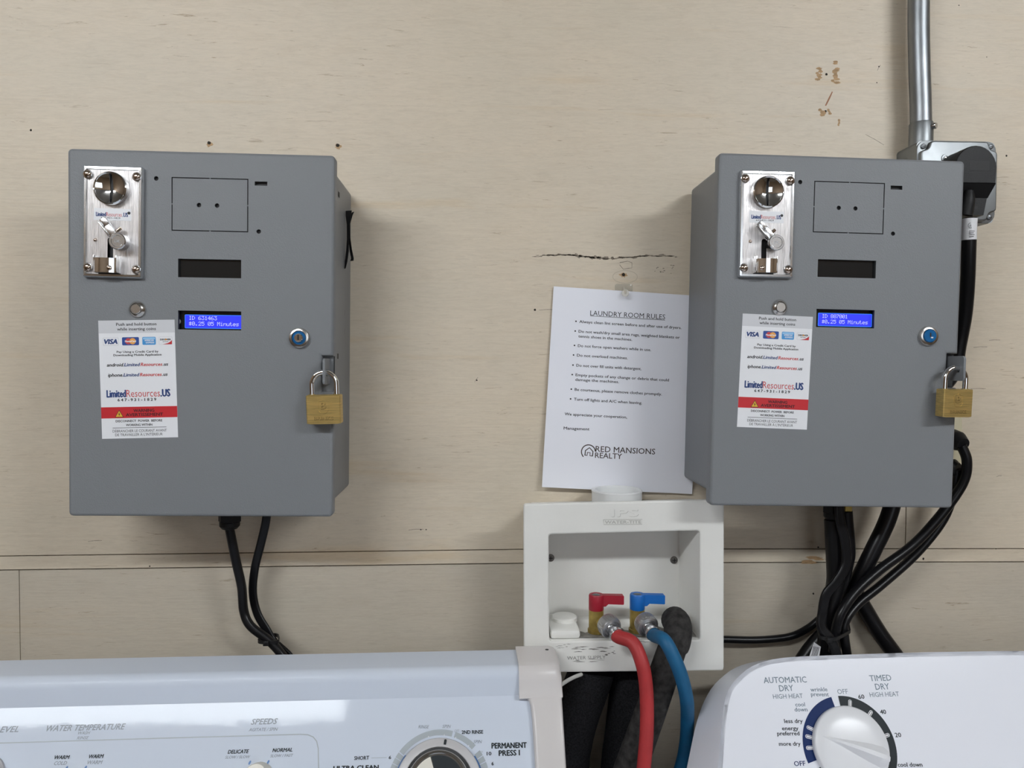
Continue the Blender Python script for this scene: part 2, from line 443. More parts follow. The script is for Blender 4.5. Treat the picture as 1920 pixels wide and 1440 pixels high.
# marks in the paint of the boards: nail holes, flaked patches, bare wood, a scratch
rnd = random.Random(4)
def blob(cx, cz, rx, rz, seed, n=22, rough=0.35):
    q = random.Random(seed)
    return [(cx + rx * cos(2 * pi * k / n) * (1 - rough * q.random()), cz + rz * sin(2 * pi * k / n) * (1 - rough * q.random())) for k in range(n)]
def mark(poly, m, h=0.00012):
    if 1.192 < sum(p[1] for p in poly) / len(poly) < 1.2135: h += .0003
    wb.add(flat(poly, h), m, FRONT)
for (p, rr) in (((-0.3534, 0, 1.7606), .0028), ((-0.1847, 0, 1.7603), .0028), ((-0.5824, 0, 1.7732), .0017), ((0.4814, 0, 1.8685), .0021), ((0.4806, 0, 1.818), .0021),
                ((0.2018, 0, 1.5915), .0026), ((-0.4359, 0, 1.1964), .0012), ((0.4735, 0, 1.1483), .0016), ((0.4931, 0, 1.1967), .0034), ((0.4795, 0, 1.2138), .0014), ((-0.067, 0, 1.2428), .001), ((-0.0742, 0, 1.2429), .0011),
                ((0.6311, 0, 1.1961), .0018), ((0.7366, 0, 1.2092), .0009), ((0.0016, 0, 1.4466), .0012), ((0.5553, 0, 1.8807), .0012), ((0.0806, 0, 1.5427), .0018), ((0.74, 0, 1.7618), .0016), ((0.5527, 0, 1.8588), .001), ((0.7086, 0, 1.8973), .0008), ((0.6674, 0, 1.9671), .001)):
    mark(blob(p[0], p[2], rr, rr, int(abs(p[0]) * 1e4), 14, .3), 'hole')
for i, (p, rx, rz) in enumerate((((-0.3527, 0, 1.7585), .006, .0045), ((-0.184, 0, 1.7586), .006, .0045), ((0.2025, 0, 1.5908), .008, .004))):
    mark(blob(p[0], p[2], rx, rz, i + 3, 18, .6), 'wood', .00008)
def streaks(cx, cz, rx, rz, n, seed, m='wood'):
    q = random.Random(seed)
    for k in range(n):
        x = cx + rx * (q.random() - .5) * 1.1; z = cz + rz * ((k + .5) / n * 2 - 1); w = rx * (.45 + .5 * q.random())
        mark(blob(x, z, w * 1.1, rz / n * 2.0, seed * 50 + k, 20, .4), m, .00012 + k * 2e-6)
for (p, rx, rz, n, s) in (((0.4709, 0, 1.869), .0055, .0085, 8, 1), ((0.4934, 0, 1.867), .006, .0105, 9, 2), ((0.495, 0, 1.8848), .005, .0022, 2, 3), ((0.4758, 0, 1.8164), .005, .0045, 4, 5), ((0.4863, 0, 1.8174), .003, .0035, 3, 6), ((0.5, 0, 1.8031), .003, .0042, 3, 7), ((0.4721, 0, 1.1958), .016, .0050, 6, 8)):
    streaks(p[0], p[2], rx, rz, n, s)
a, b = (0.49, 0, 1.8454), (0.4805, 0, 1.8256)
mark([(a[0] - .0006, a[2]), (a[0] + .0008, a[2] - .0005), ((a[0] + b[0]) / 2 + .0016, (a[2] + b[2]) / 2), (b[0] + .0012, b[2]), (b[0] - .0006, b[2] + .0004), ((a[0] + b[0]) / 2 - .0010, (a[2] + b[2]) / 2)], 'scratch')
# long flaked split above the notice
q = random.Random(9); a, b = (0.0803, 0, 1.6154), (0.2761, 0, 1.6162)
for k in range(60):
    t = (k + q.random() * .8) / 60
    thick = .0034 * (0.35 + math.exp(-((t - .42) / .36) ** 2)) * (.4 + .9 * q.random())
    x = a[0] + (b[0] - a[0]) * t; z = a[2] + (b[2] - a[2]) * t + (.0022 * math.sin(t * 9) + .002 * (q.random() - .5))
    mark(blob(x, z, .0028 + .004 * q.random(), thick * .55, 300 + k, 12, .6), 'flake')
for k in range(16):
    p = (0.2615, 0, 1.5993); mark(blob(p[0] + .03 * (q.random() - .6), p[2] + .012 * (q.random() - .5), .0016 * (.4 + q.random()), .0007, 400 + k, 10, .5), 'flake')
# left-over outline of an older hook under the split
p = (0.204, 0, 1.5886)
add_flat(wb, stroke([(p[0] + .017 * cos(2 * pi * k / 28), p[2] + .0085 * sin(2 * pi * k / 28)) for k in range(29)], .0009), 'residue', FRONT, .00016)
p = (0.2054, 0, 1.6039)
add_flat(wb, stroke([(p[0] + sx, p[2] + sz) for sx, sz in ((-.009, .004), (.002, .006), (.008, .004), (.008, -.003), (-.004, -.005), (-.009, .001))], .0008), 'flake', FRONT, .00016)
# short scuffs
for k, (p, ln, an) in enumerate((((-0.5073, 0, 1.2309), .018, 4), ((-0.0807, 0, 1.2429), .02, 2), ((0.0009, 0, 1.4473), .008, 55), ((0.1002, 0, 1.5428), .028, 2), ((0.5553, 0, 1.8792), .009, 60), ((0.551, 0, 1.7806), .03, -28), ((0.7286, 0, 1.5043), .016, 2), ((0.708, 0, 1.4945), .02, 3), ((0.7061, 0, 1.436), .022, 1), ((0.7391, 0, 1.3124), .008, 10))):
    dx, dz = cos(R(an)) * ln / 2, sin(R(an)) * ln / 2
    add_flat(wb, stroke([(p[0] - dx, p[2] - dz), (p[0], p[2] + .0006), (p[0] + dx, p[2] + dz)], .0006), 'flake', FRONT, .0001)
struct(wb.build('wall_back', sharp=60))
st = MB()
for xa, xb in ((XL, -.7), (-.7, 0.08), (0.08, .8), (.8, XR)):
    ca, cb = clampx(xa), clampx(xb)
    st.add(slab([(xa, sl(ca) + g), (xb, sl(cb) + g), (xb, sh(cb) - g), (xa, sh(ca) - g)], -0.012, 0.0002), 'wall', FRONT)
struct(st.build('trim_1', sharp=60))
struct(MB().add(box(XL - .1, XR + .1, -3.0, 0.06, -0.05, 0.0), 'floor').build('floor'))
struct(MB().add(box(XL - .1, XR + .1, -3.0, 0.06, 2.5, 2.55), 'ceiling').build('ceiling'))
struct(MB().add(box(XL - .06, XL, -3.0, 0.0, 0, 2.5), 'room').build('wall_left'))
struct(MB().add(box(XR, XR + .06, -3.0, 0.0, 0, 2.5), 'room').build('wall_right'))
wf = MB()
wf.add(box(XL, 0.2, -2.86, -2.8, 0, 2.5), 'room').add(box(1.3, XR, -2.86, -2.8, 0, 2.5), 'room')
wf.add(box(0.2, 1.3, -2.86, -2.8, 0, 1.07), 'room').add(box(0.2, 1.3, -2.86, -2.8, 2.17, 2.5), 'room')
struct(wf.build('wall_front'))
wn = MB()
for x0, x1, z0, z1 in ((.2, .25, 1.07, 2.17), (1.25, 1.3, 1.07, 2.17), (.25, 1.25, 1.07, 1.12), (.25, 1.25, 2.12, 2.17), (.735, .765, 1.12, 2.12)):
    wn.add(box(x0, x1, -2.85, -2.81, z0, z1), 'frame_wood')
struct(wn.build('window_1'))
for x0, x1, nm, lab in ((-1.85, -0.41, 'ceiling_light', 'long fluorescent ceiling light above the washer side of the room'), (0.94, 1.90, 'ceiling_light', 'short fluorescent ceiling light above the dryer side of the room')):
    t = thing(nm, lab, 'ceiling light', ((x0 + x1) / 2, -1.68, 2.5), group='fluorescent lights on the ceiling')
    h = (x1 - x0) / 2
    MB().add(box(-h, h, -.07, .07, -.045, 0, .004), 'fixture').build('housing', t)
    lens = MB().add(loft([[(x, .060 * cos(a), -.082 + .052 * sin(a)) for a in [2 * pi * k / 24 for k in range(24)]] for x in (-h + .02, h - .02)]), 'lamp' if x0 < 0 else 'lamp_short')
    lens.build('diffuser', t)

# ------------------------------------------------------------------ coin payment boxes
FD = 0.1294      # door front is this far in front of the wall
HH = 0.2123
DOT = {'I': '0E040404040E0E'[:0] or '0E04040404040E', 'D': '1C12111111121C', '6': '0608101E11110E', '3': '1F02040201110E', '1': '040C040404040E', '4': '02060A121F0202',
       '$': '040F140E051E04', '0': '0E11131519110E', '.': '00000000000C0C', '2': '0E11010204081F', '5': '1F101E0101110E', 'M': '111B1515111111', 'i': '04000C0404040E',
       'n': '00001619111111', 'u': '0000111111130D', 't': '08081C0808090 6'.replace(' ', ''), 'e': '00000E111F100E', 's': '00000F100E011E', '8': '0E11110E11110E', '7': '1F010204080808'}
def lcd_text(mb, s, u0, v0, pitch, dot, X, w):
    for i, ch in enumerate(s):
        if ch not in DOT: continue
        h = DOT[ch]
        for r_ in range(7):
            row = int(h[2 * r_:2 * r_ + 2], 16)
            for c_ in range(5):
                if row >> (4 - c_) & 1:
                    x = u0 + i * pitch + c_ * dot; y = v0 - r_ * dot
                    mb.add(flat([(x, y - dot * .92), (x + dot * .92, y - dot * .92), (x + dot * .92, y), (x, y)], w), 'lcd_dot', X)

def card(mb, X, u0, u1, v0, v1, m, w, r=.0012):
    mb.add(flat(roundrect(u1 - u0, v1 - v0, r, 3, (u0 + u1) / 2, (v0 + v1) / 2), w), m, X)

def sticker_mesh(X):
    """payment instruction label, 86 x 137 mm, origin at its centre, on plane X"""
    mb = MB(); mm = .001; W_, H_ = 86.4, 137.0
    U = lambda x: (x - W_ / 2) * mm
    V = lambda y: (H_ / 2 - y) * mm
    mb.add(slab([(U(0), V(H_)), (U(W_), V(H_)), (U(W_), V(0)), (U(0), V(0))], 0, .00025), 'sheet', X)
    w = .0003; w2 = .00036; w3 = .00042
    mb.add(flat([(U(0), V(14.8)), (U(W_), V(14.8)), (U(W_), V(0)), (U(0), V(0))], w), 'sheet_grey', X)
    def tx(s, m, xc, yc, wd, cap, **kw): write(mb, s, m, X, U(xc), V(yc) - cap * mm / 2, wd * mm, cap * mm, u_align='c', w=kw.pop('w', w2), **kw)
    tx('Push and hold button', 'ink', 43, 4.6, 45.8, 3.3, bold=.03)
    tx('while inserting coins', 'ink', 43, 10.1, 44, 3.3, bold=.03)
    # four card logos
    card(mb, X, U(4.6), U(22.4), V(29), V(19.8), 'sheet_grey', w)
    card(mb, X, U(5.0), U(22.0), V(28.6), V(20.2), 'sheet', w2)
    tx('VISA', 'ink_navy', 13.5, 24.4, 15.4, 5.2, bold=.09, shear=.2, w=w3)
    card(mb, X, U(26.2), U(45.4), V(29), V(19.6), 'ink_blue', w)
    add_flat(mb, (circle(.0036, 24, U(33.4), V(24.3)), [list(range(24))]), 'ink_red', X, w2)
    add_flat(mb, (circle(.0036, 24, U(38.2), V(24.3)), [list(range(24))]), 'ink_orange', X, w2 + 2e-5)
    tx('MasterCard', 'sheet', 35.8, 24.3, 12.6, 2.0, bold=.06, w=w3 + 2e-5)
    card(mb, X, U(49.2), U(64.4), V(28.8), V(19.6), 'ink_sky', w)
    card(mb, X, U(49.8), U(63.8), V(22.6), V(20.2), 'ink_skylight', w2)
    tx('AMERICAN', 'sheet', 57, 23.6, 10.6, 1.7, bold=.05, w=w3)
    tx('EXPRESS', 'sheet', 58, 26.2, 9.6, 1.7, bold=.05, w=w3)
    card(mb, X, U(68), U(83.2), V(28.8), V(19.6), 'sheet_grey', w)
    card(mb, X, U(68.3), U(82.9), V(28.5), V(19.9), 'sheet', w2)
    mb.add(flat([(U(72), V(28.5)), (U(82.6), V(28.5)), (U(82.8), V(28)), (U(82.9), V(23.6)), (U(81.4), V(25.2)), (U(78), V(27.2))], w2 + 2e-5), 'ink_redband', X)
    tx('DISC VER', 'ink', 75.6, 22.9, 12.4, 1.9, bold=.08, w=w3)
    add_flat(mb, (circle(.0011, 16, U(75.9), V(22.9)), [list(range(16))]), 'ink_orange', X, w3)
    tx('NETWORK', 'ink', 75.6, 25.4, 6.6, .9, bold=.05, w=w3)
    tx('Pay Using a Credit Card by', 'ink', 43.4, 36.5, 47.4, 2.3, bold=.05)
    tx('Downloading Mobile Application', 'ink', 43.2, 40.2, 54.6, 2.3, bold=.05)
    def parts(segs, xl, yc, wd, cap, **kw):
        ws = []
        for s, m, b in segs:
            v, _ = text_mesh(s, kw.get('shear', 0), 1.0); ws.append((max(p[0] for p in v) - min(p[0] for p in v)) * kw.get('k', {}).get(s, 1) + .03)
        tot = sum(ws); x = xl
        for (s, m, b), q_ in zip(segs, ws):
            d = wd * q_ / tot
            write(mb, s, m, X, U(x), V(yc) - cap * mm / 2, (d - wd * .030 / tot) * mm, cap * mm, w=w2, bold=b, shear=kw.get('shear', 0)); x += d
    parts([('android.', 'ink', .05), ('Limited', 'ink_navy', .05), ('Resources', 'ink_red', .05), ('.us', 'ink', .05)], 8, 51.4, 70, 3.7, shear=.22)
    parts([('iphone.', 'ink', .05), ('Limited', 'ink_navy', .05), ('Resources', 'ink_red', .05), ('.us', 'ink', .05)], 9, 63.2, 68, 3.7, shear=.22)
    parts([('Limited', 'ink_navy', .055), ('Resources', 'ink_red', 0), ('.US', 'ink_navy', .07)], 6.6, 84.8, 73, 8.2, k={'Limited': .86, 'Resources': 1.04})
    tx('647-931-1829', 'ink', 41, 92.2, 44, 3.1, bold=.06, track=1.5)
    mb.add(flat([(U(0), V(113.4)), (U(W_), V(113.4)), (U(W_), V(100.4)), (U(0), V(100.4))], w), 'ink_redband', X)
    mb.add(flat([(U(15.4), V(112.4)), (U(25.4), V(112.4)), (U(20.4), V(103.6))], w2), 'ink', X)
    mb.add(flat([(U(16.3), V(111.8)), (U(24.5), V(111.8)), (U(20.4), V(104.7))], w3), 'ink_yellow', X)
    mb.add(flat([(U(20.9), V(106.4)), (U(19.2), V(109.2)), (U(20.3), V(109.0)), (U(19.9), V(111.4)), (U(21.6), V(108.4)), (U(20.5), V(108.6))][::-1], w3 + 3e-5), 'ink', X)
    tx('WARNING', 'ink_darkred', 48.5, 104.9, 24, 3.3, bold=.07)
    tx('AVERTISSEMENT', 'ink_darkred', 49, 109.6, 42.4, 3.3, bold=.07)
    tx('DISCONNECT  POWER  BEFORE', 'ink', 42.6, 116.8, 53, 2.5, bold=.04)
    tx('WORKING WITHIN', 'ink', 42.6, 121.5, 30, 2.5, bold=.04)
    mb.add(flat([(U(12.4), V(124.9)), (U(73.6), V(124.9)), (U(73.6), V(124.4)), (U(12.4), V(124.4))], w2), 'ink', X)
    tx('DÉBRANCHER LE COURANT AVANT', 'ink', 43, 128.4, 61.5, 3.0)
    tx('DE TRAVAILLER À L\u2019INTÉRIEUR', 'ink', 42, 132.8, 54, 3.0)
    return mb

def round_head(r, h, n=20):
    return lathe([(r, 0)] + [(r * cos(a), h * sin(a)) for a in [R(10 * k) for k in range(9)]] + [(0, h)], n)

def coin_box(loc, roll, label, side, lcd, lever_deg, sticker, acceptor, key_blue):
    t = thing('coin_box', label, 'payment box', loc, (0, roll, 0), 'grey coin payment boxes on the wall')
    B = FRONT
    F = FD
    # --- body behind the door
    body = MB()
    bw, bh = .1505, HH - .0150
    loops = []
    w0 = .0025 if side == 'L' else .0085
    bwr = bw if side == 'L' else .1390      # the right-hand box clears the junction box beside it
    outl_ = [(min(x, bwr - .0004 * abs(x - bw) / bw), y) for x, y in roundrect(bw + bwr, 2 * bh, .006, 4, (bwr - bw) / 2)]
    for k, (w, ins) in enumerate([(w0, .004), (w0 + .0025, .001), (w0 + .005, 0), (F - .008, 0)]):
        loops.append([(x, y, w) for x, y in inset(outl_, ins)])
    for px_, pz_ in ((-.115, .165), (.115, .165), (-.115, -.165), (.115, -.165)): body.add(lathe([(.008, 0), (.008, w0 + .001)], 16), 'grey', B @ T(px_, pz_, 0))
    # rear corners of the side plates are rounded off
    body.add(loft(loops), 'grey', B)
    # small punched openings in the right-hand side plate
    sx = bw + .0002
    def side_hole(d, z, dw, dz):
        p = [(sx, -(F - d - dw), z - dz), (sx, -(F - d + dw), z - dz), (sx, -(F - d + dw), z + dz), (sx, -(F - d - dw), z + dz)]
        body.add((p, [[0, 1, 2, 3]]), 'black')
    side_hole(.034, .1741, .005, .0032); side_hole(.0346, -.0219, .0042, .0032)
    side_hole(.080, .010, .0004, .004); side_hole(.080, .034, .0004, .0035)
    body.build('body', t)
    # --- door: pressed plate with real openings and a folded edge
    d = MB(); dw, r = .152, .0035
    nx, n0, n1 = .1385, -.064, -.0222
    outer = roundrect(2 * dw, 2 * HH, .005, 4)
    outer = [p for p in outer]
    # cut the latch notch into the right-hand edge
    i0 = len(outer)
    right = [(dw, n0), (nx, n0), (nx, n1), (dw, n1)]
    outer = outer[-1:] + right + outer[:-1]
    loops = [[(x, y, F - .014) for x, y in outer]]
    for k in range(4):
        a_ = pi / 2 * k / 3
        loops.append([(x, y, F - r + r * sin(a_)) for x, y in inset(outer, r * (1 - cos(a_)))])
    d.add(loft(loops, (False, False)), 'grey', B)
    d.add(flat(outer, F - .0135), 'grey', B)
    face = inset(outer, r)
    holes = []
    rect = lambda x0, x1, y0, y1: [(x0, y0), (x1, y0), (x1, y1), (x0, y1)]
    lcd1 = rect(-.0271, .0448, .0670, .0884); lcd2 = rect(-.0270, .0451, .0065, .0285)
    for q_ in (lcd1, lcd2, rect(.060, .0744, .1748, .1795)): holes.append((q_, .004))
    for (x, y, rr) in ((-.052, .1801, .0026), (.0648, .1217, .0026), (-.0035, .1507, .0026), (.0171, .1506, .0026)): holes.append((circle(rr, 16, x, y), .003))
    kx0, kx1, ky0, ky1, s_, gp = -.0346, .0527, .1205, .1822, .0011, .0007
    mx, my = (kx0 + kx1) / 2, (ky0 + ky1) / 2
    for (cx, cy, ex, ey) in ((kx0, ky1, mx - gp, my + gp), (kx1, ky1, mx + gp, my + gp), (kx0, ky0, mx - gp, my - gp), (kx1, ky0, mx + gp, my - gp)):
        ix = cx + s_ * (1 if ex > cx else -1); iy = cy + s_ * (1 if ey > cy else -1)
        holes.append(([(cx, cy), (ex, cy), (ex, iy), (ix, iy), (ix, ey), (cx, ey)], .002))
    d.add(holed(face, [h for h, _ in holes], F), 'grey', B)
    for h, dep in holes:
        hl = [(x, y, F) for x, y in h]; hb = [(x, y, F - dep) for x, y in h]
        d.add(loft([hl, hb], (False, False)), 'grey_in', B)
        if h not in (lcd1, lcd2): d.add(flat(h, F - dep), 'black', B)
    d.build('door', t)
    # --- displays behind the two windows
    q_ = MB(); q_.add(box(-.030, .048, -(F - .004), -(F - .0105), .064, .091), 'smoke')
    q_.build('dark_display', t)
    q_ = MB()
    q_.add(box(-.034, .052, -(F - .0066), -(F - .012), .002, .033), 'smoke')
    bx0, by0, by1 = -.0219, .0082, .0243
    bx1 = bx0 + .0675
    q_.add(flat(roundrect(bx1 - bx0, by1 - by0, .001, 3, (bx0 + bx1) / 2, (by0 + by1) / 2), F - .0064), 'lcd_edge', B)
    q_.add(flat(rect(bx0 + .0007, bx1 - .0007, by0 + .0007, by1 - .0007), F - .0063), 'lcd', B)
    lcd_text(q_, lcd, bx0 + .0048, by1 - .0016, .00362, .00066, B, F - .0062)
    lcd_text(q_, '$0.25 05 Minutes', bx0 + .0048, by1 - .0082, .00362, .00066, B, F - .0062)
    if side == 'L': q_.add(lathe([(.0035, 0), (.0035, .002), (0, .003)], 16), 'white_cable', B @ T(-.030, .016, F - .0066))
    q_.build('lit_display', t)
    # --- coin acceptor
    ax, ay, ar, pw, ph = acceptor
    X = B @ T(ax, ay, F) @ RZ(ar)
    mm = .001; U = lambda u: (u - 33.25) * mm; V = lambda v: (63.65 - v) * mm
    a = MB()
    op = roundrect(.0665, .1273, .0018, 3); ip = inset(op, .0046)
    loops = [[(x, y, 0) for x, y in op], [(x, y, .0042) for x, y in op], [(x, y, .0064) for x, y in inset(op, .0014)], [(x, y, .0066) for x, y in inset(op, .0038)], [(x, y, .0050) for x, y in ip]]
    a.add(loft(loops, (True, False)), 'chrome2', X)
    slot = [(U(27.4), V(105)), (U(33.6), V(105)), (U(33.6), V(84)), (U(32.6), V(81.8)), (U(30.5), V(81)), (U(28.4), V(81.8)), (U(27.4), V(84))]
    a.add(holed(ip, [slot], .0050), 'brushed', X)
    a.add(loft([[(x, y, .005) for x, y in slot], [(x, y, .001) for x, y in slot]], (False, False)), 'black', X)
    a.add(flat(slot, .001), 'black', X)
    a.add(round_head(.0021, .0016, 14), 'brass_pin', X @ T(U(13.6), V(84.6), .005))
    a.add(round_head(.0017, .0010, 14), 'grey_in', X @ T(U(51.2), V(53), .0053))
    acc = a.build('coin_acceptor', t)
    for u, v in ((5.4, 10.4), (60.2, 11.6), (6.2, 116.2), (60.4, 117.2)):
        MB().add(lathe([(.0052, 0), (.0052, .0008), (.0046, .0012)], 24), 'chrome2', X @ T(U(u), V(v), .0060)).add(round_head(.0045, .0032), 'brass_pin', X @ T(U(u), V(v), .0068)).build('screw', acc)
    dl = MB(); Xd = X @ T(U(32.3), V(26.2), .005)
    dl.add(lathe([(.0192, 0), (.0192, .004), (.0186, .0062), (.0176, .0070), (.0168, .0064), (.0166, .0060)], 56, (False, False)), 'chrome', Xd)
    # shallow polished bowl split by the coin slot
    for s_ in (1, -1):
        rows = []
        for k in range(9):
            rr = .0166 * (1 - k / 8); row = []
            for j in range(25):
                an = -pi / 2 + pi * j / 24
                x = max(.0017, rr * cos(an)); z = .0060 - .0050 * (1 - (min(1, math.hypot(x, rr * sin(an)) / .0166)) ** 2)
                row.append((s_ * x, rr * sin(an) , z))
            rows.append(row)
        dl.add(loft(rows, (False, False), closed=False), 'chrome', Xd)
    dl.add(box(-.0020, .0020, -.0164, .0164, .0002, .0005), 'black', Xd)
    dl.build('coin_dial', acc)
    n_ = MB(); nx0, nx1, ny0, ny1 = U(11.8), U(53.6), V(62), V(48.4)
    n_.add(slab([(nx0, ny0), (nx1, ny0), (nx1, ny1), (nx0, ny1)], .005, .0053), 'sheet', X)
    cx_ = (nx0 + nx1) / 2
    write(n_, 'Limited', 'ink_navy', X, U(14.2), V(57.4), .0116, .0046, bold=.06, w=.0054)
    write(n_, 'Resources', 'ink_red', X, U(26.0), V(57.4), .0172, .0046, w=.0054)
    write(n_, '.US', 'ink_navy', X, U(44.0), V(57.4), .0064, .0046, bold=.06, w=.0054)
    write(n_, '647-931-1829', 'ink', X, U(20.0), V(60.0), .0215, .0017, bold=.06, track=1.4, w=.0054)
    n_.build('name_sticker', acc)
    lv = MB(); Xl = X @ T(U(44.0 if side == 'L' else 40.8), V(87.2), .005)
    lv.add(lathe([(.0088, 0), (.0088, .006), (.0094, .0066), (.0094, .0122), (.0086, .0132), (.0066, .0132), (.0062, .0126), (0, .0126)], 36), 'chrome2', Xl)
    La = Xl @ RZ(R(lever_deg))
    lv.add(box(.004, .022, -.0045, .0045, .0066, .0115, .0008), 'chrome2', La)
    lv.add(box(.021, .0318, -.0042, .0030, .0060, .0105, .0008), 'chrome2', La)
    lv.add(box(.010, .030, .0034, .0050, .0066, .0125, .0005), 'chrome2', La)
    lv.add(lathe([(.002, 0), (.002, .006), (0, .0066)], 12), 'brass_pin', La @ T(.012, -.0046, .006) @ RX(R(90)))
    write(lv, 'DC' if side == 'R' else 'DK', 'galv', Xl, -.003, -.0015, .006, .003, w=.0127)
    lv.build('return_lever', acc)
    cp = MB(); Xc = X @ T(U(30.0), V(113), .005)
    prof = [(-.0128, .0098), (-.0128, -.0095), (.0128, -.0095), (.0128, .0098)]
    cp.add(box(-.0128, -.0118, -.0098, .0098, 0, .012, .0003), 'chrome', Xc).add(box(.0118, .0128, -.0098, .0098, 0, .012, .0003), 'chrome', Xc)
    cv = []
    for k in range(13):
        u = -.0122 + .0244 * k / 12; hgt = .0075 + .0055 * (1 - (abs(k - (4 if side == 'L' else 8)) / 8) ** 2)
        cv.append((u, max(.006, hgt)))
    cp.add(loft([[(u, .0070, w) for u, w in cv], [(u, -.0095, w) for u, w in cv]], (False, False), closed=False), 'chrome', Xc)
    cp.add(loft([[(u, -.0095, w) for u, w in cv], [(u, -.0098, .0) for u, w in cv]], (False, False), closed=False), 'chrome2', Xc)
    cp.add(box(-.0118, .0118, .0, .0068, .0002, .004), 'black', Xc)
    cp.add(round_head(.0028, .0018, 14), 'brass_pin', Xc @ T(.005 if side == 'L' else -.0058, -.0045, .0115))
    cp.build('coin_return_cup', acc)
    # --- sticker, push button, cam lock
    sx_, sy_, sr = sticker
    sticker_mesh(B @ T(sx_, sy_, F) @ RZ(sr)).build('instruction_sticker', t)
    pb = MB()
    pb.add(lathe([(.0096, 0), (.0096, .0012), (.0090, .0022), (.0068, .0046), (.0064, .0048), (.0060, .0040), (.0060, .0034)], 40), 'steel', B @ T(-.0730, .0290, F))
    pb.add(lathe([(.0058, .002), (.0058, .0050), (.0052, .0056), (0, .0056)], 40), 'steel', B @ T(-.0730, .0290, F))
    pb.build('push_button', t)
    lk = MB(); Xk = B @ T(.1125, -.0014, F)
    lk.add(lathe([(.0120, 0), (.0120, .0020), (.0112, .0036), (.0090, .0046), (.0084, .0046), (.0080, .0024)], 40), 'steel', Xk)
    if key_blue:
        lk.add(lathe([(.0078, .002), (.0078, .0052), (.0070, .0060), (0, .0060)], 32), 'lock_blue', Xk)
        lk.add(box(-.0008, .0008, -.0012, .0038, .0056, .0063), 'black', Xk)
        lk.add(box(.0006, .0032, -.0028, -.0012, .0058, .0064), 'tag_white', Xk)
    else:
        lk.add(lathe([(.0078, .002), (.0078, .0036), (0, .0036)], 32), 'lock_blue', Xk)
        lk.add(lathe([(.0050, .003), (.0050, .0062), (.0042, .0072), (0, .0072)], 28), 'chrome', Xk)
        lk.add(box(-.0009, .0009, -.0026, .0034, .0066, .0075), 'black', Xk)
    lk.build('cam_lock', t)
    # --- latch tab through the notch, with the plate behind the notch
    hp = MB()
    hx = .1452
    hp.add(box(nx + .0004, dw - .0006, -(F - .0095), -(F - .0085), n0 + .001, n1 - .001), 'grey_in')
    hp.add(box(nx - .004, dw - .0008, -(F - .0131), -(F - .0121), n0 - .002, n1 + .002), 'grey_in')
    sidep = roundrect(.040, .0300, .0042, 4, F + .003, -.0402)
    ring_ = [(F + .012 + .0042 * cos(2 * pi * k / 16), -.0415 + .0042 * sin(2 * pi * k / 16)) for k in range(16)]
    SX = Matrix(((0, 0, 1, 0), (-1, 0, 0, 0), (0, 1, 0, 0), (0, 0, 0, 1)))
    hp.add(holed(sidep, [ring_], hx - .0013), 'grey', SX).add(holed(sidep, [ring_], hx + .0013), 'grey', SX)
    hp.add(loft([[(x, y, hx - .0013) for x, y in sidep], [(x, y, hx + .0013) for x, y in sidep]], (False, False)), 'grey', SX)
    hp.add(loft([[(x, y, hx - .0013) for x, y in ring_], [(x, y, hx + .0013) for x, y in ring_]], (False, False)), 'grey', SX)
    hp.build('latch_tab', t)
    if side == 'L':
        fl = MB(); yc = -(F - .081)
        def ribbon(rows, th=.0007):      # rows of (inner x, outer x off the plate, y, z)
            vv = []
            for xa, xb, y, z in rows: vv.append([(bw + xa, y, z), (bw + xa, y + th * 2, z), (bw + xb, y + th * 2 - .004, z), (bw + xb, y - .004, z)])
            fl.add(loft(vv), 'strap')
        ribbon([(.0003, .0085, yc, .1640), (.0004, .0080, yc, .157), (.0016, .0058, yc + .001, .147), (.0018, .0050, yc + .001, .128), (.0012, .0052, yc, .113), (.0002, .0040, yc - .003, .099), (.0002, .0020, yc - .004, .090)])
        ribbon([(.0080, .0112, yc + .003, .1630), (.0060, .0095, yc + .002, .159), (.0030, .0062, yc + .003, .148), (.0034, .0064, yc + .003, .130), (.0050, .0086, yc + .003, .115), (.0070, .0110, yc + .003, .104), (.0060, .0108, yc + .003, .1008)])
        fl.build('rubber_strap', t)
    return t

BL = (-0.3185, 0, 1.5013)
BR = (0.4387, 0, 1.508)
RL, RR = 0.0102, 0.0172
box_left = coin_box(BL, RL, 'grey steel coin box above the washing machine, its display reading ID 631463', 'L', 'ID 631463', 127, (-.0722, -.0520, R(1.75)), (-.0984, .1281, R(-.5), 0, 0), False)
box_right = coin_box(BR, RR, 'grey steel coin box above the dryer, its display reading ID 887001', 'R', 'ID 887001', 131, (-.0761, -.0488, R(-1.35)), (-.0934, .1275, R(.35), 0, 0), True)

# cable entry glands on the undersides, parts of their boxes
def gland(parent, x, y, z, r=.0135):
    m_ = MB()
    m_.add(lathe([(r * .95, 0), (r * .95, -.008), (r * .8, -.0085), (r * .8, -.022), (r * 1.05, -.0225), (r * 1.05, -.036), (r * .9, -.0375)], 6), 'plug', T(x, y, z))
    m_.add(lathe([(r * .92, -.037), (r * .92, -.042), (r * .70, -.0455), (r * .5, -.0455)], 20), 'plug', T(x, y, z))
    return m_.build('cable_gland', parent, sharp=25)
UZ = -(HH - .0150)
gland(box_left, .0085, -.055, UZ)
GRX = .0390
gland(box_right, GRX, -.055, UZ)
bf = MB().add(lathe([(.0085, 0), (.0085, -.016), (.0070, -.017), (.0070, -.026), (.0088, -.0265), (.0088, -.035), (.0070, -.036)], 6), 'brass_old', T(GRX + .0215, -.045, UZ))
bf.build('brass_fitting', box_right, sharp=25)

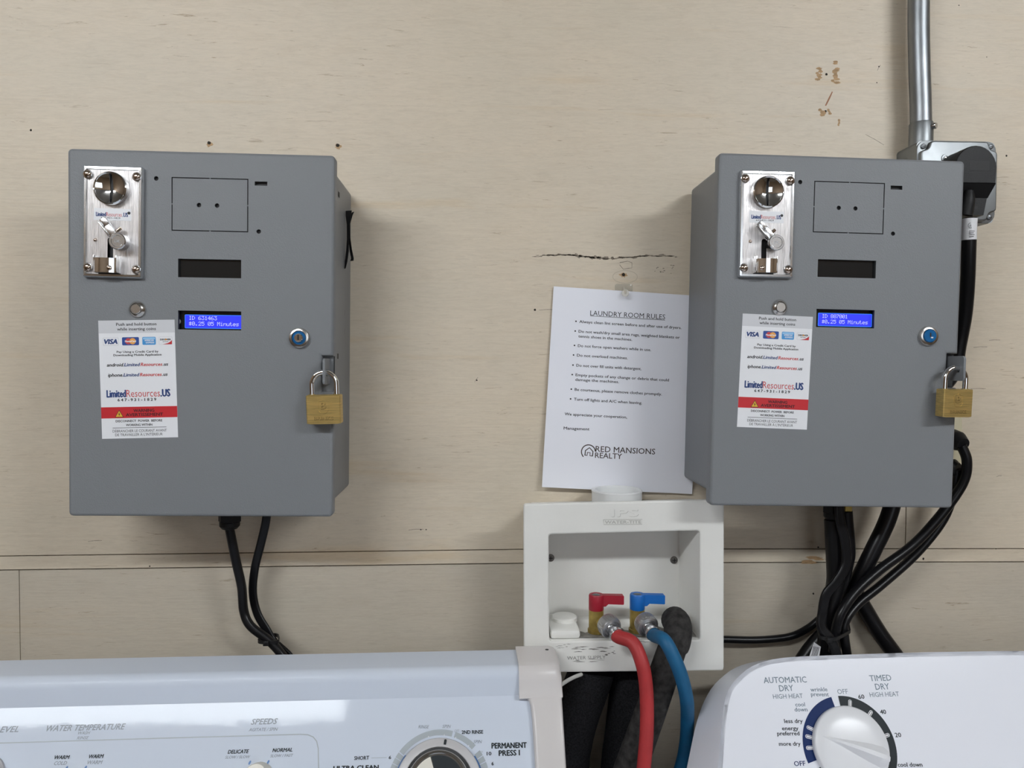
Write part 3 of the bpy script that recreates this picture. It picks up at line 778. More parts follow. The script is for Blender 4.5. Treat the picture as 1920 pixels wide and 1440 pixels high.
# ------------------------------------------------------------------ padlocks
def padlock(loc, rot, label, name='padlock'):
    t = thing(name, label, 'padlock', loc, rot, 'brass padlocks on the coin boxes')
    w2, h2, dp = .0197, .0168, .0072
    body = MB()
    poly = [(-w2 + .0002, -h2 + .0008), (-w2 + .004, -h2), (w2 - .004, -h2), (w2 - .0002, -h2 + .0008), (w2, h2 - .001), (w2 - .001, h2), (-w2 + .001, h2), (-w2, h2 - .001)]
    loops = [[(x, y, -dp) for x, y in inset(poly, .001)], [(x, y, -dp + .001) for x, y in poly], [(x, y, dp - .001) for x, y in poly], [(x, y, dp) for x, y in inset(poly, .001)]]
    body.add(loft(loops), 'brass', FRONT)
    # raised shield, letter and name
    shd = [(0, -.0098), (.0042, -.0080), (.0066, -.0040), (.0060, .0010), (.0070, .0052), (.0046, .0062), (.0020, .0066), (0, .0080), (-.0020, .0066), (-.0046, .0062), (-.0070, .0052), (-.0060, .0010), (-.0066, -.0040), (-.0042, -.0080)]
    shd = [(x, y + .0042) for x, y in shd]
    o_, i_ = shd, inset(shd, .0009)
    rr = [[(x, y, dp) for x, y in o_], [(x, y, dp + .0005) for x, y in inset(o_, .0002)], [(x, y, dp + .0005) for x, y in inset(o_, .0007)], [(x, y, dp) for x, y in i_]]
    body.add(loft(rr, (False, False)), 'brass', FRONT)
    def emboss(s, u, v, wd, cap, **kw):
        write(body, s, 'brass_dark', FRONT, u + .0002, v - .0002, wd, cap, u_align='c', w=dp + .0002, **kw)  # offset dark copy is the letter's painted shade
        write(body, s, 'brass', FRONT, u - .0001, v + .0002, wd, cap, u_align='c', w=dp + .0004, bold=kw['bold'] * .4)
    emboss('B', 0, .0008, .0066, .0080, bold=.07)
    emboss('BRINKS', 0, -.0118, .0225, .0038, bold=.06)
    body.build('lock_body', t, sharp=25)
    s_ = MB(); r_, cz = .0142, .0165
    pts = [(-r_, 0, h2 - .008), (-r_, 0, h2 + cz - r_ + .0095)] + [(-r_ * cos(a), 0, h2 + cz - r_ + .0095 + r_ * sin(a)) for a in [pi * k / 10 for k in range(1, 10)]] + [(r_, 0, h2 + cz - r_ + .0095), (r_, 0, h2 - .008)]
    s_.add(tube(pts, .0031, 14, 4), 'chrome')
    for sx in (-1, 1): s_.add(lathe([(.0042, 0), (.0042, .0004), (.0033, .0005)], 18), 'brass_old', T(sx * r_, 0, h2))
    s_.build('shackle', t)
    return t
def on_box(side, x, d, z):
    """world point at (x, z) on a box, d in front of its door"""
    p, a = (BL, RL) if side == 'L' else (BR, RR)
    v = Matrix.Rotation(a, 3, 'Y') @ Vector((x, -(FD + d), z)); return (p[0] + v.x, p[1] + v.y, p[2] + v.z)
padlock(on_box('L', .1446, .0125, -.0838), (R(2), R(-1.2), R(-2)), 'brass padlock hanging from the latch of the coin box above the washer')
padlock(on_box('R', .1404, .0125, -.0820), (R(2), R(.5), R(7)), 'brass padlock hanging from the latch of the coin box above the dryer')

# ------------------------------------------------------------------ notice on the wall
PW, PH = .2085, .2728
nt_ = MB()
Xn = T(0.1057, -0.0020, 1.5745) @ RY(R(3.25)) @ FRONT       # origin: top left corner
nv, nf = [], []
NX, NY = 14, 24
def paper_w(u, v):      # the sheet hangs from its top edge and bellies away from the wall lower down
    k = v / PH
    e = max(0, min(1, (u / PW - .55) / .3))
    return .0010 + (.0055 * k * k + .002 * math.sin(k * 3.0) * (abs(u / PW - .62)) + .004 * max(0, k - .9) * (1 - u / PW) * 6) * (1 - .65 * e)
for j in range(NY + 1):
    for i in range(NX + 1):
        u, v = PW * i / NX, PH * j / NY; nv.append((u, -v, paper_w(u, v)))
for j in range(NY):
    for i in range(NX):
        a = j * (NX + 1) + i; nf.append([a, a + 1, a + NX + 2, a + NX + 1])
nt_.add((nv, nf), 'paper', Xn)
nt_.add(([(x, y, z - .00012) for x, y, z in nv], [q[::-1] for q in nf]), 'paper', Xn)
ca, sa = cos(R(3.4)), sin(R(3.4))
def zz(x, y):          # position on the sheet in metres from its top left corner
    dx, dy = x - 110, y - 280
    return ((dx * ca + dy * sa) / 3.93e3, -(-dx * sa + dy * ca) / 3.93e3)
def nline(s, x0, y0, x1, y1, cap, m='ink', **kw):
    u0, v0 = zz(x0, y0); u1, v1 = zz(x1, y1)
    tm = MB(); write_to(tm, s, m, Matrix.Identity(4), (u0, v0 - cap / 2, u1, v1 - cap / 2, cap), **kw)
    nt_.add(([(x, y, paper_w(x, -y) + .00015 + z) for x, y, z in tm.v], tm.f), m, Xn)
def nshape(pf, m='ink'):
    p, f = pf; nt_.add(([(x, y, paper_w(x, -y) + .00015) for x, y in p], f), m, Xn)
c1 = .0036
nline('LAUNDRY ROOM RULES', 307, 421, 713, 441, .0066)
(u0, v0), (u1, v1) = zz(307, 437), zz(712, 458); nshape(stroke([(u0, v0), (u1, v1)], .0006))
for s, x0, y0, x1, y1, bl in (('Always clean lint screen before and after use of dryers.', 248, 467, 802, 499, 1), ('Do not wash/dry small area rugs, weighted blankets or', 244, 519, 793, 551, 1), ('tennis shoes in the machines.', 243, 545, 534, 563, 0),
        ('Do not force open washers while in use.', 240, 596, 637, 618, 1), ('Do not overload machines.', 235, 647, 510, 662, 1), ('Do not over fill units with detergent.', 232, 701, 585, 720, 1), ('Empty pockets of any change or debris that could', 228, 752, 735, 781, 1),
        ('damage the machines.', 226, 777, 463, 790, 0), ('Be courteous, please remove clothes promptly.', 223, 830, 697, 857, 1), ('Turn off lights and A/C when leaving.', 219, 882, 589, 904, 1), ('We appreciate your cooperation,', 169, 961, 507, 980, 0), ('Management', 164, 1037, 303, 1043, 0)):
    nline(s, x0, y0, x1, y1, c1 if len(s) > 12 else .0038, bold=.03)
    if bl:
        u, v = zz(x0 - 18, y0 - 1); nshape((circle(.0011, 14, u, v), [list(range(14))]))
nline('RED MANSIONS', 336, 1149, 661, 1167, .0076, 'ink_brown', bold=.012); nline('REALTY', 333, 1183, 479, 1191, .0072, 'ink_brown', bold=.012)
u, v = zz(297, 1165)
nshape(arc_band(.0088, .0102, 5, 228, 40, u, v), 'ink_brown')
tl = R(-3.4)
def rot2(pts): return [(u + x * cos(tl) - y * sin(tl), v + x * sin(tl) + y * cos(tl)) for x, y in pts]
nshape(stroke(rot2([(-.0042, -.0050), (-.0042, .0012), (.0008, .0058), (.0062, .0012), (.0062, -.0050)]), .0014), 'ink_brown')
nshape(stroke(rot2([(-.0048, -.0050), (-.0012, -.0050), (-.0012, -.0010), (.0026, -.0010), (.0026, -.0050), (.0068, -.0050)]), .0012), 'ink_brown')
no = nt_.build('paper_notice', recalc=False)
tag(no, 'white sheet headed LAUNDRY ROOM RULES hanging on the wall beside the dryer coin box', 'notice')
clip = thing('adhesive_hook', 'small clear plastic hook holding up the top edge of the laundry rules sheet', 'hook', (0.2023, 0, 1.5697))
MB().add(slab(roundrect(.024, .0125, .003, 4), 0, .0010, .0004, 2), 'clear', FRONT @ T(0, .003, 0)).build('mounting_pad', clip)
MB().add(tube([(0, -.001, .004), (0, -.006, -.001), (0, -.011, -.005), (0, -.0125, .001)], .0018, 10, 5), 'clear').add(lathe([(.0050, 0), (.0050, .0012), (.0042, .0018), (0, .0018)], 20), 'clear', FRONT @ T(0, -.0045, .0105)).build('hook_arm', clip)

# ------------------------------------------------------------------ washer outlet box
ob = thing('washer_outlet_box', 'white plastic washer outlet box with hose taps, mounted on the wall below the notice', 'outlet box', (.189, 0, 1.078))
OW, OB = FRONT @ T(-.189, -1.078, 0), .085      # (u, v) are then world x, z
fr = [(.0608, 1.2934), (.0608, 1.0786), (.3186, 1.0768), (.3162, 1.2972)][::-1]
fr = [(.0615, 1.0786), (.3186, 1.0768), (.3164, 1.2972), (.0605, 1.2932)]
def rounded(poly, r, seg=3):
    out = []; n = len(poly)
    for i in range(n):
        p0, p1, p2 = Vector(poly[i - 1]), Vector(poly[i]), Vector(poly[(i + 1) % n])
        a = p1 + (p0 - p1).normalized() * r; b = p1 + (p2 - p1).normalized() * r
        for k in range(seg + 1):
            s = k / seg; out.append(tuple(a * (1 - s) ** 2 + p1 * 2 * s * (1 - s) + b * s * s))
    return out
op = [(.0938, 1.1185), (.2866, 1.1175), (.2851, 1.2577), (.0925, 1.2545)]
FR, OP = rounded(fr, .004), rounded(op, .004)
sh_ = MB()
loops = [[(x, y, OB - .006) for x, y in FR]] + [[(x, y, OB - .002 + .002 * sin(a)) for x, y in inset(FR, .002 * (1 - cos(a)))] for a in (0, pi / 4, pi / 2)]
sh_.add(loft(loops, (False, False)), 'utility', OW)
sh_.add(holed(inset(FR, .002), [inset(OP, -.0022)], OB), 'utility', OW)
sh_.add(holed(FR, [OP], OB - .006), 'utility', OW)
loops = [[(x, y, OB - .0022 + .0022 * cos(a)) for x, y in inset(OP, -.0022 * (1 - sin(a)))] for a in (0, pi / 4, pi / 2)] + [[(x, y, .010) for x, y in rounded(inset(op, .006), .003)]]
sh_.add(loft(loops, (False, True)), 'utility', OW)
SH = rounded(inset(fr, .014), .004)
sh_.add(loft([[(x, y, OB - .006) for x, y in SH], [(x, y, .0005) for x, y in SH]], (False, True)), 'utility', OW)
# raised block and knock-out inside on the left, dusty floor and smudges
sh_.add(box(.0955, .134, -.081, -.013, 1.119, 1.1305, .004), 'utility', T(-.189, 0, -1.078))
sh_.add(lathe([(.017, 0), (.017, .0050), (.0155, .0062), (0, .0062)], 28), 'utility', T(.118 - .189, -.040, 1.1295 - 1.078))
q = random.Random(21)
def smudge(cx, cy, rx, ry, w, seed, m='dirt', n=6):
    qq = random.Random(seed)
    for k in range(n):
        sh_.add(flat(blob(cx + rx * (qq.random() - .5) * 1.6, cy + ry * (qq.random() - .5) * 1.4, rx * (.12 + .22 * qq.random()), ry * (.08 + .16 * qq.random()), seed * 31 + k, 14, .7), w + k * 2e-6), m, OW)
smudge(.150, 1.108, .030, .005, OB + .00012, 1, n=12); smudge(.168, 1.101, .012, .006, OB + .00012, 2, n=5); smudge(.142, 1.0935, .030, .003, OB + .00012, 3, n=7)
smudge(.115, 1.112, .016, .004, OB + .00012, 7, 'lint', n=8); smudge(.238, 1.117, .040, .002, OB + .00012, 4, n=4)
# embossed maker's mark on the upper rim, relief shade painted darker, and faint wording on the lower rim
p1 = (0.1712, 1.2765, 0.2069, 1.2767, 0.009)
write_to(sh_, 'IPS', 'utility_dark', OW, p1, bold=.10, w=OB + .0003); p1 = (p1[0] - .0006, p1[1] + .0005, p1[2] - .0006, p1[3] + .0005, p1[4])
write_to(sh_, 'IPS', 'utility', OW, p1, bold=.10, w=OB + .0006)
p1 = (0.1634, 1.2676, 0.2099, 1.2678, 0.0038)
write_to(sh_, 'WATER-TITE', 'utility_dark', OW, p1, bold=.05, w=OB + .0005)
p1 = (0.1165, 1.0946, 0.1656, 1.0951, 0.0042)
write_to(sh_, 'WATER SUPPLY', 'lint', OW, p1, w=OB + .0003)
a = [(0.1614, 1.2727), (0.211, 1.2729), (0.211, 1.2666), (0.1622, 1.2666)]
add_flat(sh_, stroke(a + a[:1], .0007), 'utility_dark', OW, OB + .0004)
# lint lying on the floor of the recess
fl_v, fl_f = [], []
for j in range(9):
    for i in range(33):
        x = .096 + .188 * i / 32; y = .014 + .064 * j / 8
        fl_v.append((x, 1.1200 + .0015 * abs(sin(i * 1.7 + j * 2.3) * cos(i * .6)) * (1 - abs(j / 4 - 1)), y))
for j in range(8):
    for i in range(32): fl_f.append([j * 33 + i, j * 33 + i + 1, (j + 1) * 33 + i + 1, (j + 1) * 33 + i])
sh_.add((fl_v, fl_f), 'lint', OW)
sh_.build('recess_shell', ob)
for (x, z) in ((.1025, 1.2050), (.2725, 1.2005)):
    m_ = MB(); Xs = FRONT @ T(x - .189, z - 1.078, .0105)
    m_.add(lathe([(.0052, 0), (.0048, .0014), (.002, .0022), (0, .0022)], 22), 'old_screw', Xs)
    m_.add(box(-.0028, .0028, -.0005, .0005, .0018, .0026), 'black', Xs).add(box(-.0005, .0005, -.0028, .0028, .0018, .0026), 'black', Xs)
    m_.build('screw', ob)

def tap(x, hm, label):
    t = thing('water_tap', label, 'tap', (x, -.060, 1.1205), group='quarter turn taps in the outlet box')
    m_ = MB()
    m_.add(lathe([(.0110, 0), (.0110, .004), (.0096, .0045), (.0096, .0295)], 24), 'brass_old')
    m_.add(tube([(.002, 0, .014), (.008, -.010, .0135), (.013, -.018, .012)], .0085, 16, 4), 'brass_old')
    m_.build('valve_body', t)
    h_ = MB()
    h_.add(lathe([(.0094, .029), (.0098, .030), (.0098, .048), (.0090, .0495), (.0060, .0495), (.0058, .0488), (0, .0488)], 28), hm)
    lev = [(.004, .034), (.012, .0345), (.0150, .0375), (.0345, .0365), (.0355, .0372), (.0355, .0475), (.0347, .0482), (.004, .0492)]
    h_.add(loft([[(x_, -.0045, z_) for x_, z_ in lev], [(x_, .0045, z_) for x_, z_ in lev]]), hm)
    h_.add(round_head(.0056, .0012, 18), 'galv', T(0, 0, .0486))
    h_.build('handle', t)
    return t
tap(.1573, 'red_handle', 'brass tap with a red lever handle in the outlet box')
tap(.2112, 'blue_handle', 'brass tap with a blue lever handle in the outlet box')

def hose(name, pts, hm, label, nut, direc):
    t = thing(name, label, 'hose', nut, group='rubber supply hoses of the washer')
    n = Vector(nut)
    dv = Vector(direc).normalized()
    h_ = MB(); P = [tuple(dv * .0205), tuple(dv * .0275)] + [tuple(Vector(p) - n) for p in pts[1:]]
    h_.add(tube(P, .0084, 18, 8), hm)
    h_.build('hose_tube', t)
    X = dv.to_track_quat('Z', 'Y').to_matrix().to_4x4()
    c_ = MB()
    prof = [(.0090, -.004), (.0132, -.003), (.0140, .000), (.0140, .009), (.0132, .0110), (.0108, .0120), (.0100, .010)]
    c_.add(lathe(prof, 40), 'zinc', X)
    for k in range(30):
        a = 2 * pi * k / 30
        c_.add(box(.0137, .0144, -.0006, .0006, .0005, .0088), 'zinc', X @ RZ(a))
    c_.build('coupling_nut', t)
    f_ = MB(); f_.add(lathe([(.0080, .006), (.0080, .011), (.0072, .0122), (.0074, .0150), (.0090, .0172), (.0092, .0235), (.0096, .0245), (.0093, .0252)], 28), 'chrome2', X)
    f_.build('ferrule', t)
    return t
hose('supply_hose', [(0.1842, -0.095, 1.1361), (0.1927, -0.122, 1.1285), (0.2013, -0.134, 1.1082), (0.2054, -0.137, 1.0834), (0.2063, -0.14, 1.053), (0.2047, -0.145, 1.0237), (0.2008, -0.149, 0.9885), (0.1948, -0.152, 0.9388)], 'red_rubber',
     'red rubber hose curving down from the tap with the red handle', (0.1679, -0.084, 1.1392), (.34, -.90, -.27))
hose('supply_hose', [(0.2248, -0.095, 1.1355), (0.2274, -0.138, 1.1373), (0.2368, -0.147, 1.1194), (0.2463, -0.146, 1.0956), (0.2559, -0.134, 1.0649), (0.2641, -0.111, 1.0301), (0.2682, -0.091, 0.986), (0.2627, -0.085, 0.9484), (0.243, -0.083, 0.8886)], 'blue_rubber',
     'blue rubber hose curving down from the tap with the blue handle', (0.2157, -0.084, 1.1406), (.22, -.94, -.27))

# drain hose hooked over the lip of the outlet box into the standpipe
dx = .2570
dr = MB().add(tube([(0.1544, -0.118, 0.8656), (0.1899, -0.113, 0.9622), (0.2095, -0.11, 1.0139), (0.2296, -0.108, 1.0697), (0.2457, -0.1065, 1.1158)] + [(dx - .0065, -.1050, 1.1210), (dx - .0025, -.0988, 1.1325), (dx, -.085, 1.1390), (dx, -.0715, 1.1395)], [.0195, .0195, .0192, .0185, .0174, .0172, .0176, .0178, .0172], 22, 8), 'dusty')
o = dr.build('drain_hose'); tag(o, 'thick black drain hose hooked over the sill of the white outlet box', 'hose')
# pipe stub above the outlet box
ps = MB().add(lathe([(.0328, -.0124), (.0328, .004), (.0334, .0065), (.0325, .008), (.0295, .008), (.0285, .005), (.0285, -.010), (0, -.010)], 44), 'pvc', T(.1862, -.0445, 1.2962))
o = ps.build('pipe_coupling'); tag(o, 'white plastic pipe end standing on top of the outlet box, below the notice', 'pipe')

# foam covered pipes behind the washer
def foam(pts, r, label):
    o = MB().add(tube(pts, r, 26, 8), 'foam').build('insulated_pipe'); tag(o, label, 'pipe', 'foam covered pipes below the outlet box')
foam([(0.1538, -0.05, 1.0692), (0.1483, -0.05, 1.0494), (0.1351, -0.05, 1.0127), (0.1247, -0.05, 0.9716), (0.1207, -0.05, 0.9217), (0.1204, -0.05, 0.713)], .030, 'fat black foam covered pipe curving down behind the end of the washer')
foam([(0.2054, -0.034, 1.0618), (0.2028, -0.034, 1.027), (0.1967, -0.034, 0.9691), (0.1906, -0.034, 0.9036), (0.1848, -0.034, 0.6983)], .0225, 'black foam covered pipe running straight down behind the red hose')
o = MB().add(tube([(0.0965, -0.125, 1.0736), (0.1051, -0.118, 1.077), (0.116, -0.104, 1.0767), (0.1256, -0.092, 1.0755), (0.1354, -0.08, 1.0733)], .0024, 10, 6), 'white_cable').build('thin_cable')
tag(o, 'thin pale cable coming out behind the end cap of the washer', 'cable')

# ------------------------------------------------------------------ conduit, metal junction box, dryer plug
o = MB().add(tube([(0.593, -0.026, 2.0517), (0.5944, -0.026, 1.96), (0.5952, -0.026, 1.9175), (0.5972, -0.026, 1.8679), (0.5995, -0.026, 1.8252), (0.601, -0.026, 1.7859)], .0134, 24, 8), 'galv').build('conduit_pipe')
tag(o, 'galvanised metal conduit running down the wall into the metal junction box', 'conduit')
cp0 = (0.601, -0.026, 1.7845)
cf = thing('conduit_fitting', 'short metal connector joining the conduit to the junction box', 'fitting', cp0)
MB().add(lathe([(.0150, -.0195), (.0150, .010), (.0142, .0115), (.0136, .0115)], 28), 'galv_box').build('sleeve', cf)
MB().add(lathe([(.0042, 0), (.0042, .004), (.0036, .0052), (0, .0052)], 16), 'chrome2', FRONT @ RY(R(32)) @ T(0, .0035, .0148)).build('set_screw', cf)
jb = thing('junction_box', 'square metal junction box on the wall behind the dryer coin box', 'junction box', (.636, 0, 1.712))
j_ = MB()
j_.add(loft([[(x, y, w) for x, y in roundrect(.107, .107, .006, 4)] for w in (0, .047)]), 'galv_box', FRONT)
j_.add(circle(.012, 24, 0, 0) and loft([[(-.0537, -(.02 + .011 * cos(a)), .028 + .011 * sin(a)) for a in [2 * pi * k / 20 for k in range(20)]], [(-.0540, -(.02 + .010 * cos(a)), .028 + .010 * sin(a)) for a in [2 * pi * k / 20 for k in range(20)]]], (False, False)), 'galv_box')
j_.build('box_shell', jb)
def notched(s, n):
    h = s / 2
    return [(h, -h + n), (h, h - n), (h - n * .8, h - n * .8), (h - n, h), (-h + n, h), (-h + n * .8, h - n * .8), (-h, h - n), (-h, -h + n), (-h + n * .8, -h + n * .8), (-h + n, -h), (h - n, -h), (h - n * .8, -h + n * .8)]
j2 = MB()
j2.add(slab(roundrect(.108, .108, .012, 5), .0472, .0490, .0006, 2), 'galv_box', FRONT)
j2.add(slab(rounded(notched(.104, .013), .0042), .0490, .0555, .0022, 3), 'galv_box', FRONT)
j2.build('raised_cover', jb)
for x, z in ((-.046, .046), (.046, .047), (.046, -.046)):
    MB().add(lathe([(.0034, 0), (.0034, .0016), (.002, .0024), (0, .0024)], 14), 'galv', FRONT @ T(x, z, .0490)).add(box(-.002, .002, -.0004, .0004, .0018, .0027), 'black', FRONT @ T(x, z, .0490)).build('cover_screw', jb)
MB().add(lathe([(.0052, 0), (.0048, .0006), (.002, .001), (0, .001)], 18), 'galv_box', FRONT @ T(-.020, .029, .0558)).add(lathe([(.0028, .0005), (.0028, .0020), (.001, .0026), (0, .0026)], 14), 'chrome2', FRONT @ T(-.020, .029, .0560)).build('grounding_screw', jb)

pl = thing('dryer_plug', 'large black right angle plug in the metal junction box beside the coin box', 'plug', (0.6261, -.0565, 1.7093))
g_ = MB(); hw = .0270
face_ = [(hw * cos(a), .008 + hw * sin(a)) for a in [pi * k / 14 for k in range(15)]] + [(-hw, -.020), (-.0235, -.050), (.0185, -.050), (hw - .0015, -.012)]
outl = face_[:15] + face_[15:]
up_ = [p for p in outl if p[1] > -.013] + [(-hw, -.013)]
g_.add(loft([[(x * .80, y * .9 + .002, 0) for x, y in outl], [(x, y, .012) for x, y in outl], [(x, y, .036) for x, y in inset(outl, .0005)]], (True, True)), 'plug', FRONT)
top_ = [(hw * cos(a), .008 + hw * sin(a)) for a in [pi * k / 14 for k in range(15)]] + [(-hw, -.012), (hw - .001, -.012)]
g_.add(loft([[(x, y, .030) for x, y in top_], [(x, y, .0455) for x, y in top_], [(x, y, .0465) for x, y in inset(top_, .001)]]), 'plug', FRONT)
slope = [(-hw, -.012, .0465), (hw - .001, -.012, .0465), (hw - .004, -.028, .036), (-hw, -.028, .036)]
g_.add((slope + [(x, y, .030) for x, y, z in slope], [[0, 1, 2, 3], [0, 3, 7, 4], [1, 5, 6, 2], [3, 2, 6, 7], [0, 4, 5, 1], [4, 7, 6, 5]]), 'plug', FRONT)
g_.add(slab(roundrect(.026, .012, .001, 2, .004, .010), .0462, .0466), 'black', FRONT)
for x in (-.018, .008): g_.add(lathe([(.0022, 0), (.0022, .0004), (0, .0004)], 12), 'black', FRONT @ T(x, -.040, .0357))
g_.build('plug_body', pl)
MB().add(tube([(-.005, -.040, -.020), (-.006, -.040, -.032), (-.0085, -.038, -.0505)], [.006, .0088, .0098], 16, 6), 'plug').build('strain_relief', pl)
cd = thing('power_cord', 'thick black cord hanging from the large plug, with a white printed sleeve', 'power cord', (0.6258, -0.092, 1.6539))
n = Vector((0.6258, -0.092, 1.6539))
MB().add(tube([tuple(Vector(p) - n) for p in [(0.625, -0.094, 1.6562), (0.6272, -0.09, 1.6151), (0.6321, -0.082, 1.5754), (0.6375, -0.07, 1.5351), (0.6404, -0.056, 1.4972), (0.645, -0.038, 1.4581)] + [(.634, -.018, 1.425), (.633, -.0165, 1.4065)]], .0088, 16, 8), 'cord').build('cord', cd)
sl_ = MB(); pts = [tuple(Vector(p) - n) for p in [(0.6247, -0.0935, 1.655), (0.625, -0.0925, 1.6417), (0.6256, -0.0915, 1.6284)]]
sl_.add(tube(pts, .0094, 24, 5), 'tag_white')
Xs = FRONT @ T(-.0015, 0, .0094)
add_flat(sl_, arc_band(.0028, .0033, 0, 360, 24, -.003, -.009), 'ink', Xs, .0003)
write(sl_, 'UL', 'ink', Xs, -.005, -.0104, .0038, .0028, w=.0003)
for k in range(4): add_flat(sl_, stroke([(-.005, -.016 - .0022 * k), (.0025 - .001 * (k % 2), -.016 - .0022 * k)], .0007), 'ink', Xs, .0003)
sl_.build('printed_sleeve', cd)

# ivory box behind the dryer coin box, with two cords plugged in
iv = thing('outlet_cover', 'ivory wall outlet box partly hidden behind the dryer coin box', 'wall outlet', (.632, 0, 1.3487))
MB().add(slab(roundrect(.066, .112, .004, 4), 0, .030, .003, 3), 'ivory', FRONT).build('cover_box', iv)
MB().add(slab(roundrect(.034, .066, .008, 4), .0302, .032, .0008, 2), 'ivory', FRONT).build('outlet_face', iv)

# ------------------------------------------------------------------ cords and cables
def cable(name, label, pts, r, flatness=None, plug_at=None, group='black cables below the dryer coin box', matn='cord'):
    p0 = Vector(pts[0])
    t = thing(name, label, 'cable', pts[0], group=group)
    P = [tuple(Vector(p) - p0) for p in pts]
    sh = None
    if flatness:     # twin flex: two cores side by side
        sh = [(-.55 + .55 * cos(a), .5 * sin(a)) for a in [pi / 2 + pi * k / 8 for k in range(9)]] + [(.55 + .55 * cos(a), .5 * sin(a)) for a in [-pi / 2 + pi * k / 8 for k in range(9)]]
        sh.insert(9, (0, -.36)); sh.append((0, .36)); sh = [(x * flatness, y) for x, y in sh]
    MB().add(tube(P, r, 14, 8, shape=sh), matn).build('cord', t)
    if plug_at:
        a, b, r_ = plug_at
        MB().add(tube([tuple(Vector(a) - p0), tuple((Vector(a) + Vector(b)) / 2 - p0), tuple(Vector(b) - p0)], [r_ * .95, r_ * 1.05, r_ * .7], 16, 4), 'plug').build('plug', t)
    return t
GL, GR = 'black cables below the washer coin box', 'black cables below the dryer coin box'
cable('power_cord', 'round black cable hanging from the gland under the washer coin box', [(-0.3125, -0.055, 1.2579), (-0.3067, -0.05, 1.2167), (-0.3011, -0.045, 1.1807), (-0.3001, -0.04, 1.1477), (-0.2908, -0.0428, 1.1287), (-0.2677, -0.0441, 1.1103), (-0.2493, -0.0484, 1.0923), (-0.2283, -0.0534, 1.0632)], .0058, group=GL)
cable('flat_cable', 'flat twin black cable beside the round one under the washer coin box', [(-0.2658, -0.05, 1.2995), (-0.2686, -0.048, 1.2676), (-0.2778, -0.04, 1.2347), (-0.2884, -0.03, 1.2007), (-0.2928, -0.025, 1.1675), (-0.287, -0.0266, 1.1401), (-0.2737, -0.0304, 1.1187), (-0.264, -0.0319, 1.1035), (-0.2434, -0.0367, 1.0859), (-0.2214, -0.0415, 1.0574)], .0050, flatness=1.0, group=GL)
def tie(hull, cz, tilt, label, tail):
    """hull: outline of the held cables seen from above"""
    cx = sum(p[0] for p in hull) / len(hull); cy = sum(p[1] for p in hull) / len(hull)
    t = thing('cable_tie', label, 'cable tie', (cx, cy, cz), (0, tilt, 0), 'black cable ties round the cables')
    h0 = [(x - cx, y - cy) for x, y in hull]; h1 = inset(h0, -.0014)
    ring = lambda h, z: [(x, y, z) for x, y in h]
    MB().add(loft([ring(h0, -.0022), ring(h0, .0022), ring(h1, .0022), ring(h1, -.0022), ring(h0, -.0022)], (False, False)), 'rubber').build('band', t)
    fy = min(y for x, y in h1); fx = [x for x, y in h1 if y < fy + .001][0]
    MB().add(box(-.0035, .0035, -.004, .0, -.003, .003, .0008), 'rubber', T(fx + tail, fy - .0002, 0)).build('catch', t)
tie([(-0.2796, -0.0449), (-0.2785, -0.0469), (-0.2765, -0.0486), (-0.2738, -0.0497), (-0.2707, -0.0503), (-0.2651, -0.051), (-0.2619, -0.0509), (-0.2589, -0.05), (-0.2566, -0.0486), (-0.255, -0.0467), (-0.255, -0.0425), (-0.2596, -0.0292), (-0.2609, -0.0273), (-0.2627, -0.0258), (-0.2651, -0.025), (-0.268, -0.0246), (-0.2706, -0.0244), (-0.2731, -0.0249), (-0.2752, -0.0261), (-0.2768, -0.0279), (-0.2777, -0.0299), (-0.2796, -0.0428)], 1.1097, 0, 'black cable tie round the pair of cables above the washer', .003)
cable('power_cord', 'thick black cable dropping from the middle gland of the dryer coin box into the bundle', [(0.4735, -0.055, 1.2641), (0.4762, -0.0553, 1.2177), (0.4765, -0.0577, 1.1827), (0.4718, -0.0572, 1.1543), (0.4686, -0.0562, 1.1258), (0.4681, -0.0521, 1.0929), (0.4699, -0.0546, 1.0494)], .0115)
cable('flat_cable', 'flat twin black cable with a double bend in front of the cable bundle', [(0.4722, -0.072, 1.3062), (0.4726, -0.0739, 1.2708), (0.4799, -0.0752, 1.2398), (0.4807, -0.076, 1.2103), (0.468, -0.078, 1.1887), (0.4537, -0.079, 1.1717), (0.4491, -0.079, 1.1474), (0.4475, -0.0817, 1.1299), (0.4613, -0.0858, 1.1081), (0.4753, -0.0849, 1.0666)], .0058, flatness=1.0)
cable('power_cord', 'straight black cable hanging from the brass fitting under the dryer coin box', [(0.4952, -0.045, 1.2735), (0.5004, -0.044, 1.2216), (0.4986, -0.0422, 1.1995), (0.4943, -0.039, 1.1731), (0.4878, -0.0384, 1.147), (0.4852, -0.0395, 1.1142), (0.4851, -0.0389, 1.0849), (0.4835, -0.038, 1.0382)], .0088)
cable('power_cord', 'thick black cable slanting from under the dryer coin box down to the bundle', [(0.5683, -0.04, 1.3037), (0.5545, -0.042, 1.2604), (0.5361, -0.042, 1.2208), (0.5199, -0.0396, 1.1841), (0.5077, -0.0298, 1.1477), (0.4927, -0.0203, 1.1111), (0.465, -0.0162, 1.0778), (0.4372, -0.022, 1.0433)], .0108)
cable('power_cord', 'black cord from the upper plug in the ivory outlet, inner of two side by side', [(0.6468, -0.055, 1.3618), (0.6526, -0.0574, 1.3434), (0.6521, -0.0554, 1.3195), (0.6405, -0.0529, 1.2941), (0.6134, -0.052, 1.2585), (0.5798, -0.054, 1.2263), (0.5353, -0.06, 1.1983), (0.4992, -0.0684, 1.1727), (0.4767, -0.0758, 1.1492), (0.4694, -0.0753, 1.1258), (0.4679, -0.0712, 1.0934)], .0064,
      plug_at=((0.6457, -0.034, 1.3711), (0.6483, -0.056, 1.3633), .0130))
